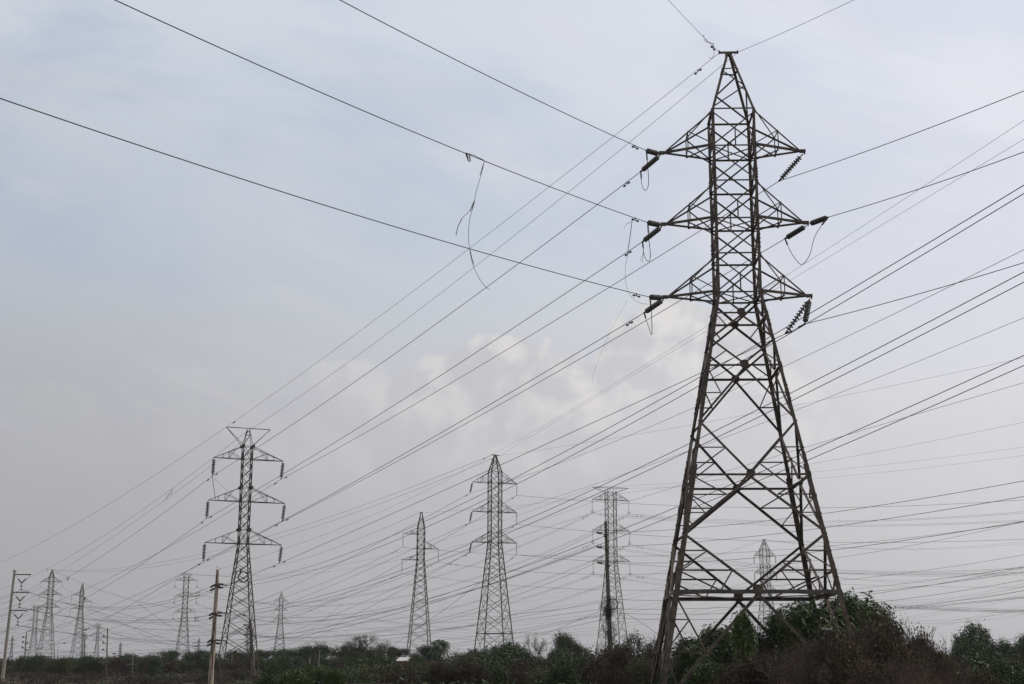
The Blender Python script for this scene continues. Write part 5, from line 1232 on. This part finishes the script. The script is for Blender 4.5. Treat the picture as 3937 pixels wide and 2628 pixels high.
# --- under and right of the big tower
P_('sapling', 1695, 1402, 46, 60, 'slender sapling between the crossing braces of the big tower')
P_('round1', 1695, 1442, 90, 66, 'green bushy tree behind the slender sapling')
P_('legume1', 1590, 1434, 50, 66, 'leafy tree growing up inside the left legs of the big tower')
P_('sparse0', 1545, 1440, 60, 72, 'thin dark tree behind the left legs of the big tower')
P_('round0', 1620, 1462, 110, 74, 'dark hazy tree seen between the left legs of the big tower')
P_('sparse1', 1655, 1450, 60, 78, 'sparse tree left of the sapling')
P_('legume0', 1832, 1381, 120, 67, 'leafy tree with drooping fronds inside the right legs of the big tower')
P_('legume1', 1942, 1366, 90, 72, 'leafy tree with drooping fronds behind the right leg of the big tower')
P_('legume0', 1872, 1400, 90, 71, 'leafy tree with brown pods between the two frondy ones')
P_('bare0', 1762, 1430, 70, 66, 'bare grey shrub in front of the small framed tower', name='bush', cat='bush')
P_('bare1', 2000, 1376, 90, 58, 'tall bare twiggy shrub just right of the big tower', name='bush', cat='bush')
P_('bare0', 2062, 1402, 110, 57, 'wide bare shrub reaching up right of the tallest twiggy one', name='bush', cat='bush')
P_('bare1', 2105, 1425, 100, 56, 'bare shrub sloping down towards the brown tree', name='bush', cat='bush')
P_('bare0', 1960, 1415, 100, 54, 'bare shrub against the right leg of the big tower', name='bush', cat='bush')
P_('bare0', 2022, 1384, 90, 55, 'tall bare shrub between the two tallest leafless ones', name='bush', cat='bush')
P_('bare1', 1975, 1392, 80, 56, 'bare twiggy shrub leaning against the frondy tree behind the right leg', name='bush', cat='bush')
P_('bare0', 2135, 1452, 80, 55, 'low bare shrub beside the rust-brown bush', name='bush', cat='bush')
P_('shrub0', 1279, 1490, 50, 182, 'dark bush around the foot of the upright round-headed tree', name='bush', cat='bush')
P_('shrub1', 2228, 1475, 90, 118, 'dark shrubbery under the big round tree', name='bush', cat='bush')
P_('brown0', 2155, 1486, 56, 60, 'rust-brown leafy bush left of the round dark tree', name='bush', cat='bush')
P_('brown1', 2120, 1500, 60, 57, 'smaller rust-brown bush nearer the bare shrubs', name='bush', cat='bush')
P_('dome0', 2229, 1433, 96, 125, 'big round dark tree on the right skyline')
P_('dome1', 2302, 1470, 90, 118, 'dark green tree right of the big round one')
P_('dome0', 2350, 1460, 80, 122, 'dark tree cut by the right edge')
P_('barered1', 2330, 1452, 50, 128, 'pinkish bare crown above the tree at the right edge')
P_('shrub1', 2250, 1500, 120, 100, 'dark green bush below the big round tree', name='bush', cat='bush')
P_('scrub0', 2190, 1510, 90, 92, 'dark scrubby bush behind the drooping banana leaves', name='bush', cat='bush')
P_('olive1', 2310, 1515, 80, 90, 'olive bush low near the right edge', name='bush', cat='bush')
P_('scrub1', 2345, 1500, 70, 95, 'brown bush low at the right edge', name='bush', cat='bush')
# thicket along the bottom
GB = 'twiggy brown shrubs of the thicket under the big tower'
for i, (x, y, w, d) in enumerate([(1905, 1440, 100, 53), (1960, 1436, 90, 55), (2008, 1426, 90, 56), (2050, 1430, 90, 54), (2098, 1450, 90, 55), (1865, 1452, 90, 52), (1530, 1482, 90, 80), (1600, 1500, 110, 76), (1660, 1495, 120, 78), (1720, 1485, 120, 76), (1780, 1472, 120, 60), (1850, 1462, 110, 55), (1910, 1452, 110, 53), (1970, 1446, 110, 51), (2030, 1444, 130, 50),
                                 (2085, 1462, 110, 52), (2130, 1500, 90, 54), (1750, 1500, 130, 48), (1840, 1490, 130, 46), (1930, 1480, 140, 44), (2020, 1486, 140, 43), (2095, 1510, 110, 45), (1880, 1468, 100, 60), (2000, 1460, 110, 60), (1700, 1535, 100, 50)]):
    P_(['brush0', 'brush1', 'scrub0', 'brush0', 'brown1'][i % 5], x, y, w, d, 'tangled twiggy shrub of the brown thicket under and right of the big tower', GB, name='shrub', cat='shrub')
for i, (x, y, w, d) in enumerate([(1550, 1480, 90, 73), (1600, 1500, 90, 74), (1485, 1512, 90, 76), (1640, 1525, 80, 66), (1690, 1530, 80, 56)]):
    P_(['legume1', 'bright0', 'olive0', 'bright1', 'olive1'][i], x, y, w, d, ['tallest frondy bush', 'fine-leaved bush in the middle', 'olive bush nearest the spiny tree', 'bright bush low on the right', 'rightmost olive bush'][i] + ' overgrowing the left feet of the big tower', None, name='bush', cat='bush')
GA = 'green shrubs filling the gaps between the skyline trees'
for i in range(58):
    x = 50 + i * 22.5 + random.uniform(-12, 12); y = 1512 + random.uniform(-7, 5) - (4 if x > 640 else 0)
    if 895 < x < 950 or 965 < x < 1062: y = 1519
    P_(random.choice(['shrub0', 'shrub1', 'olive1', 'scrub0', 'shrub0', 'thorn1']), x, y + 3, random.uniform(26, 50), random.uniform(186, 202), 'green shrub filling a gap between the skyline trees', GA, name='shrub', cat='shrub')
P_('olive0', 948, 1519, 46, 150, 'olive bush hiding the wall of the pale roofed house', name='bush', cat='bush')
P_('sapling', 1712, 1425, 34, 62, 'second slender sapling just right of the first', name='tree', cat='tree')
GC = 'dark bushes filling the bottom of the view'
for i in range(64):
    x = 760 + i * 25.6 + random.uniform(-10, 10); y = 1527 + random.uniform(-9, 14) + (6 if x < 1000 else 0); d = random.uniform(74 if 1430 < x < 1710 else 62, 105)
    key = random.choice(['shrub0', 'scrub0', 'scrub1', 'olive0', 'shrub1', 'scrub0', 'thorn0', 'brown0' if x > 1500 else 'scrub1'])
    P_(key, x, y, random.uniform(70, 120), d, 'dark scrubby bush in the belt along the bottom of the view', GC, name='bush', cat='bush')
GD = 'dry scrub bushes on the brown slope'
for i in range(150):
    x = random.uniform(-20, 660); t = (i / 150); d = 150 + 95 * t + random.uniform(-6, 6)
    yb = 1525 + (EYE - ground(*(at(x * 1.676, 2550, d).xy))) * F / 1.676 / d
    P_(random.choice(['scrub0', 'scrub1', 'thorn0', 'thorn1', 'scrub0', 'brown0', 'shrub0']), x, yb - random.uniform(7, 17), random.uniform(20, 56), d, 'dry brown bush on the slope at the lower left', GD, name='bush', cat='bush', hmin=.6)
# far wood closing the skyline behind everything
def wood(label, xs, d0, d1, y0, y1, n, leaf, lsz):
    C = []
    for _ in range(n):
        u = random.uniform(*xs); d = random.uniform(d0, d1); x = u * d
        g = ground(x, d); yt = random.uniform(y0, y1) + 3 * math.sin(u * 31) + 3 * math.sin(u * 77 + 1); h = max(.6, EYE + (1525 - yt) * d / 3194 - g)
        for _k in range(18):
            a = random.uniform(0, 6.28); r = random.uniform(0, 1); C.append((x + r * 3.4 * math.cos(a), d + r * 3 * math.sin(a), g + h * (random.uniform(.05, .95)) * (1 - .3 * r * r)))
    V, Fq, ti = leaves_np(C, 26, .42, lsz, 1.7, zs=.7); o = mesh_np('distant_wood', V, Fq, MT[leaf], tint=ti); tag(o, label, 'wood', None, 'stuff')
wood('far strip of dark woodland along the left skyline', (-.42, -.10), 290, 420, 1515, 1523, 380, 'leaf_dark', .38)
wood('far strip of dark woodland along the right skyline', (-.10, .45), 270, 420, 1500, 1513, 520, 'leaf_dark', .38)
wood('grey-brown scrub growing before the far woodland', (-.42, .45), 225, 290, 1514, 1524, 420, 'leaf_dry', .30)
# undergrowth that nobody could count
def under(label, n, xr_, dr, hgt, size, leaf, cond=None, spread=.35, per=10, name='undergrowth'):
    C = []
    while len(C) < n:
        d = random.uniform(*dr); x = random.uniform(*xr_) * d
        if cond and not cond(x, d): continue
        C.append((x, d, ground(x, d) + random.uniform(.03, hgt)))
    V, Fq, ti = leaves_np(C, per, spread, size, 2.6, zs=.5); o = mesh_np(name, V, Fq, MT[leaf], tint=ti); tag(o, label, 'undergrowth', None, 'stuff')
under('dry brown undergrowth covering the slope and the open ground', 6500, (-.44, .0), (146, 300), .55, .28, 'leaf_dry')
under('withered leafy undergrowth scattered over the left slope', 2200, (-.44, .0), (150, 230), .5, .24, 'leaf_brown')
under('dark green undergrowth between the bushes', 7000, (-.2, .45), (60, 230), .9, .26, 'leaf_dark', cond=lambda x, d: not (x < -17 and d < 144))
under('dry grass and weeds near the bottom edge', 3500, (-.42, .45), (25, 70), .35, .16, 'leaf_dry')
# palm
def palm(label, c, d, crown_px):
    p = at(c[0] * 1.676, c[1] * 1.676, d); g = ground(p.x, p.y); root = empty('palm_tree', (p.x, p.y, g)); tag(root, label, 'palm'); H = p.z - g
    ts = np.linspace(0, 1, 12); V, Fq = tube_np([(.25 * math.sin(t * 2), 0, H * t) for t in ts], .17 - .05 * ts, 10); mesh_np('trunk', V, Fq, MT['bark'], root, smooth=True)
    top = Vector((.25 * math.sin(2), 0, H)); Lr = crown_px * 1.676 * d / F
    for i in range(22):
        a = i * 2.4; el = random.uniform(-.25, 1.25); lv, lf, lt = [], [], []; rb = []
        d0 = Vector((math.cos(a) * math.cos(el), math.sin(a) * math.cos(el), math.sin(el))); L = Lr * random.uniform(.9, 1.15)
        pts = [top + d0 * L * t + Vector((0, 0, -L * .75 * t * t)) for t in np.linspace(0, 1, 15)]
        for j in range(14):
            q, q2 = pts[j], pts[j + 1]; tg = (q2 - q).normalized(); s = tg.cross(Vector((0, 0, 1))).normalized()
            for sg in (-1, 1):
                for kk in (0, .5):
                    b0 = q.lerp(q2, kk); ll = L * .30 * math.sin(math.pi * (.15 + .8 * (j + kk) / 14)); e = (s * sg + tg * .5 + Vector((0, 0, -.55))).normalized(); w_ = tg * .045
                    n0 = len(lv); lv += [tuple(b0 - w_), tuple(b0 + w_), tuple(b0 + e * ll + w_ * .3), tuple(b0 + e * ll - w_ * .3)]; lf.append((n0, n0 + 1, n0 + 2, n0 + 3)); lt.append(random.random())
        mesh_np('frond', lv, lf, MT['leaf_dark'], root, tint=lt)
palm('palm tree with an arching crown right of the slim tower', (1005, 1477), 190, 33)
def banana(label, c, d, s):
    p = at(c[0] * 1.676, c[1] * 1.676, d); g = ground(p.x, p.y); root = empty('banana_plant', (p.x, p.y, g)); tag(root, label, 'banana plant'); H = max(.4, (p.z - g) * .75)
    ts = np.linspace(0, 1, 6); V, Fq = tube_np([(0, 0, H * t) for t in ts], .12 - .05 * ts, 8); mesh_np('stem', V, Fq, MT['leaf_olive'], root, smooth=True)
    for i in range(9):
        a = i * 2.4 + .5; el = random.uniform(.5, 1.3); d0 = Vector((math.cos(a) * math.cos(el), math.sin(a) * math.cos(el), math.sin(el))); L = s * random.uniform(.8, 1.2); lv, lf = [], []
        sd = d0.cross(Vector((0, 0, 1))).normalized(); n = 9
        for j, t in enumerate(np.linspace(0, 1, n)):
            q = Vector((0, 0, H)) + d0 * L * t + Vector((0, 0, -L * .8 * t * t)); w_ = .22 * s * math.sin(math.pi * min(.97, .08 + t * .92)) ** .6
            lv += [tuple(q + sd * w_ + Vector((0, 0, .06 * s))), tuple(q), tuple(q - sd * w_ + Vector((0, 0, .06 * s)))]
        for j in range(n - 1): k_ = j * 3; lf += [(k_, k_ + 1, k_ + 4, k_ + 3), (k_ + 1, k_ + 2, k_ + 5, k_ + 4)]
        mesh_np('leaf', lv, lf, MT['leaf_bright'], root, tint=[random.uniform(.35, .8)] * len(lf))
banana('banana plant with an upright pale leaf below the round dark tree', (2247, 1505), 88, 1.0)
banana('banana plant with drooping leaves left of the upright one', (2196, 1532), 80, 1.05)
banana('small banana plant low right of the upright one', (2275, 1512), 92, .8)
# vines on poles
def tangle(label, c, R, d, n, rz=1.0, rad=.008, stretch=1.0):
    c = at(*c, d); A, B = [], []
    for _ in range(n):
        a = random.uniform(0, 6.28); b_ = random.uniform(-1, 1); rr = R * random.uniform(.55, 1.08); q = c + Vector((rr * math.cos(a) * math.sqrt(1 - b_ * b_), rr * .5 * b_, rr * math.sin(a) * rz))
        dv = Vector((random.gauss(0, 1), random.gauss(0, .5), random.gauss(0, stretch))).normalized()
        for _j in range(5):
            q2 = q + dv * random.uniform(.06, .16); A.append(tuple(q)); B.append(tuple(q2)); q = q2; dv = (dv + Vector((random.gauss(0, .6), random.gauss(0, .4), random.gauss(0, .6)))).normalized()
    V, Fq = segs_np(A, B, rad, rad * .8, 3); o = mesh_np('vine_tangle', V, Fq, MT['cable'] if rad > .009 else MT['twig'], tint=rng.uniform(0, .5, len(Fq)), loc=tuple(c)); tag(o, label, 'vines')
tangle('round tangle of dry vines high on the vine-wrapped pole', px('K', 1045, 455), .62, 129, 190, 1.0, .011)
tangle('dense knot of vines just beneath the round tangle on the dark pole', px('K', 1060, 570), .38, 128.8, 150, 1.0, .012)
tangle('loose strands of vine trailing down the left of the vine-wrapped pole', px('K', 1020, 750), .40, 129, 120, 2.6, .009, 2.5)
tangle('vines creeping up the foot of the vine-wrapped pole', px('K', 1105, 860), .40, 128.9, 150, 2.2, .010, 2)
tangle('shaggy mass of vines on the pole inside the horned tower', px('T', 812, 1110), .42, 165, 260, 4.2, .014, 1.6)
rg = at(3180, 2417, 50); m = MB()
for i in range(5): m.box_axes(rg + Vector((-.14 + .07 * i, 0, .02 * math.sin(i * 2))), Vector((.045, 0, .012 * (-1) ** i)), Vector((0, .008, .006)), Vector((0, .006, .014)))
o = m.build('plastic_scrap', MT['post'], loc=tuple(rg)); tag(o, 'white scrap of plastic snagged in the thicket by the right leg of the big tower', 'rag')
# ================================================================== BUILDINGS
hp = at(1553, 2534, 215); g = ground(hp.x, hp.y); h = empty('house', (hp.x, hp.y, g)); tag(h, 'small brick house with a pale sunlit sheet roof left of the slim tower', 'house')
k = 215 / F; zt = zat(1553, 2529, 215) - g; ze = zat(1553, 2541, 215) - g
m = MB(); m.poly([(-1.1, 0, ze - .05), (1.15, 0, ze - .05), (1.15, 3, ze - .05), (-1.1, 3, ze - .05), (-1.1, 0, -.1), (1.15, 0, -.1), (1.15, 3, -.1), (-1.1, 3, -.1), (1.15, .9, zt - .1), (1.15, 2.6, zt - .1), (-1.1, 2.6, zt - .1), (-1.1, .9, zt - .1)], [(0, 4, 5, 1), (1, 5, 6, 2), (2, 6, 7, 3), (3, 7, 4, 0), (0, 1, 8, 11), (8, 9, 10, 11), (1, 2, 9, 8), (0, 11, 10, 3), (2, 3, 10, 9)]); m.build('wall', MT['brick'], h)
m = MB(); m.poly([(-1.3, -.25, ze), (1.25, -.25, ze), (1.25, 1.5, zt + .08), (-.75, 1.5, zt + .08), (-1.3, -.25, ze + .05), (1.25, -.25, ze + .05), (1.25, 1.5, zt + .13), (-.75, 1.5, zt + .13)], [(3, 2, 1, 0), (4, 5, 6, 7), (0, 1, 5, 4), (1, 2, 6, 5), (2, 3, 7, 6), (3, 0, 4, 7)]); m.build('roof', MT['roof'], h)
bp = at(1668, 2555, 205); g = ground(bp.x, bp.y); h = empty('house', (bp.x, bp.y, g)); tag(h, 'unroofed orange brick house with two dark windows under the palm', 'house')
zt = zat(1668, 2544.5, 205) - g; x0, x1 = at(1639, 2550, 205).x - bp.x, at(1700, 2550, 205).x - bp.x
m = MB(); wz0, wz1 = zat(1668, 2562, 205) - g, zat(1668, 2551, 205) - g
wins = [(at(a, 2550, 205).x - bp.x, at(b_, 2550, 205).x - bp.x) for a, b_ in ((1674, 1678), (1693, 1697))]
def wb(m, xa, xb, za, zb): m.box(((xa + xb) / 2, .1, (za + zb) / 2), xb - xa, .2, zb - za)
wb(m, x0, x1, -.1, wz0); wb(m, x0, x1, wz1, zt); e = [x0] + [v for w_ in wins for v in w_] + [x1]
for i in range(0, len(e), 2): wb(m, e[i], e[i + 1], wz0 + .001, wz1 - .001)
m.box((x0 + .1, 2.0, zt / 2), .2, 3.55, zt - .05); m.box((x1 - .1, 2.0, zt / 2), .2, 3.55, zt - .05); m.box(((x0 + x1) / 2, 3.9, zt / 2), x1 - x0, .2, zt - .05); m.build('wall', MT['brick'], h)
for w_ in wins: q = MB(); q.box(((w_[0] + w_[1]) / 2, .16, (wz0 + wz1) / 2), w_[1] - w_[0], .03, wz1 - wz0); q.build('window', MT['void'], h)
# shed whose roof edge shows at the bottom
a_, b_ = at(*px('I', 1180, 1421), 52), at(*px('I', 1730, 1432), 53); c_ = at(*px('I', 1050, 1434), 47); g = ground(a_.x, a_.y)
h = empty('shed', (a_.x, a_.y, g)); tag(h, 'low shed with a dark sheet roof edge showing at the bottom of the view', 'shed')
o_ = Vector((a_.x, a_.y, g)); m = MB(); A0, B0 = a_ - o_, b_ - o_; C0 = B0 + Vector((-.3, -3.0, -.42)); D0 = c_ - o_ + Vector((-.1, 0, -.1))
m.poly([A0, B0, C0, D0] + [p + Vector((0, 0, -.05)) for p in (A0, B0, C0, D0)], [(3, 2, 1, 0), (4, 5, 6, 7), (0, 1, 5, 4), (1, 2, 6, 5), (2, 3, 7, 6), (3, 0, 4, 7)]); m.build('roof', MT['dark_roof'], h)
m = MB(); m.box(((A0.x + B0.x) / 2, -1.6, (D0.z - .1) / 2), (B0.x - A0.x) * .9, 2.4, D0.z - .12); m.build('wall', MT['pale_wall'], h)
# pale low house at the far left, glimpsed between bushes
hp = at(215, 2559, 250); g = ground(hp.x, hp.y); h = empty('house', (hp.x, hp.y, g)); tag(h, 'tiny pale house glimpsed between the bushes of the far left towers', 'house')
zt = zat(215, 2556, 250) - g; m = MB(); m.box((0, 1, zt / 2), 2.2, 2, zt); m.build('wall', MT['pale_wall'], h)
m = MB(); m.poly([(-1.3, -.2, zt + .01), (1.3, -.2, zt + .01), (1.3, 2.2, zt + .01), (-1.3, 2.2, zt + .01), (-1.3, 1, zt + .35), (1.3, 1, zt + .35)], [(0, 1, 5, 4), (2, 3, 4, 5), (1, 2, 5), (3, 0, 4), (3, 2, 1, 0)]); m.build('roof', MT['roof'], h)
# ================================================================== HAZE
HAZE = 0.00016
m = MB(); m.box((0, 2150, 30), 7400, 4900, 72)
hz = m.build('haze', bpy.data.materials.new('haze_air')); tag(hz, kind='stuff')
hm = hz.data.materials[0]; hm.use_nodes = True; t = hm.node_tree; t.nodes.clear()
pv = t.nodes.new('ShaderNodeVolumePrincipled'); pv.inputs['Color'].default_value = (0.90, 0.90, 0.92, 1); pv.inputs['Density'].default_value = HAZE; pv.inputs['Anisotropy'].default_value = 0.2
ot = t.nodes.new('ShaderNodeOutputMaterial'); t.links.new(pv.outputs[0], ot.inputs['Volume'])
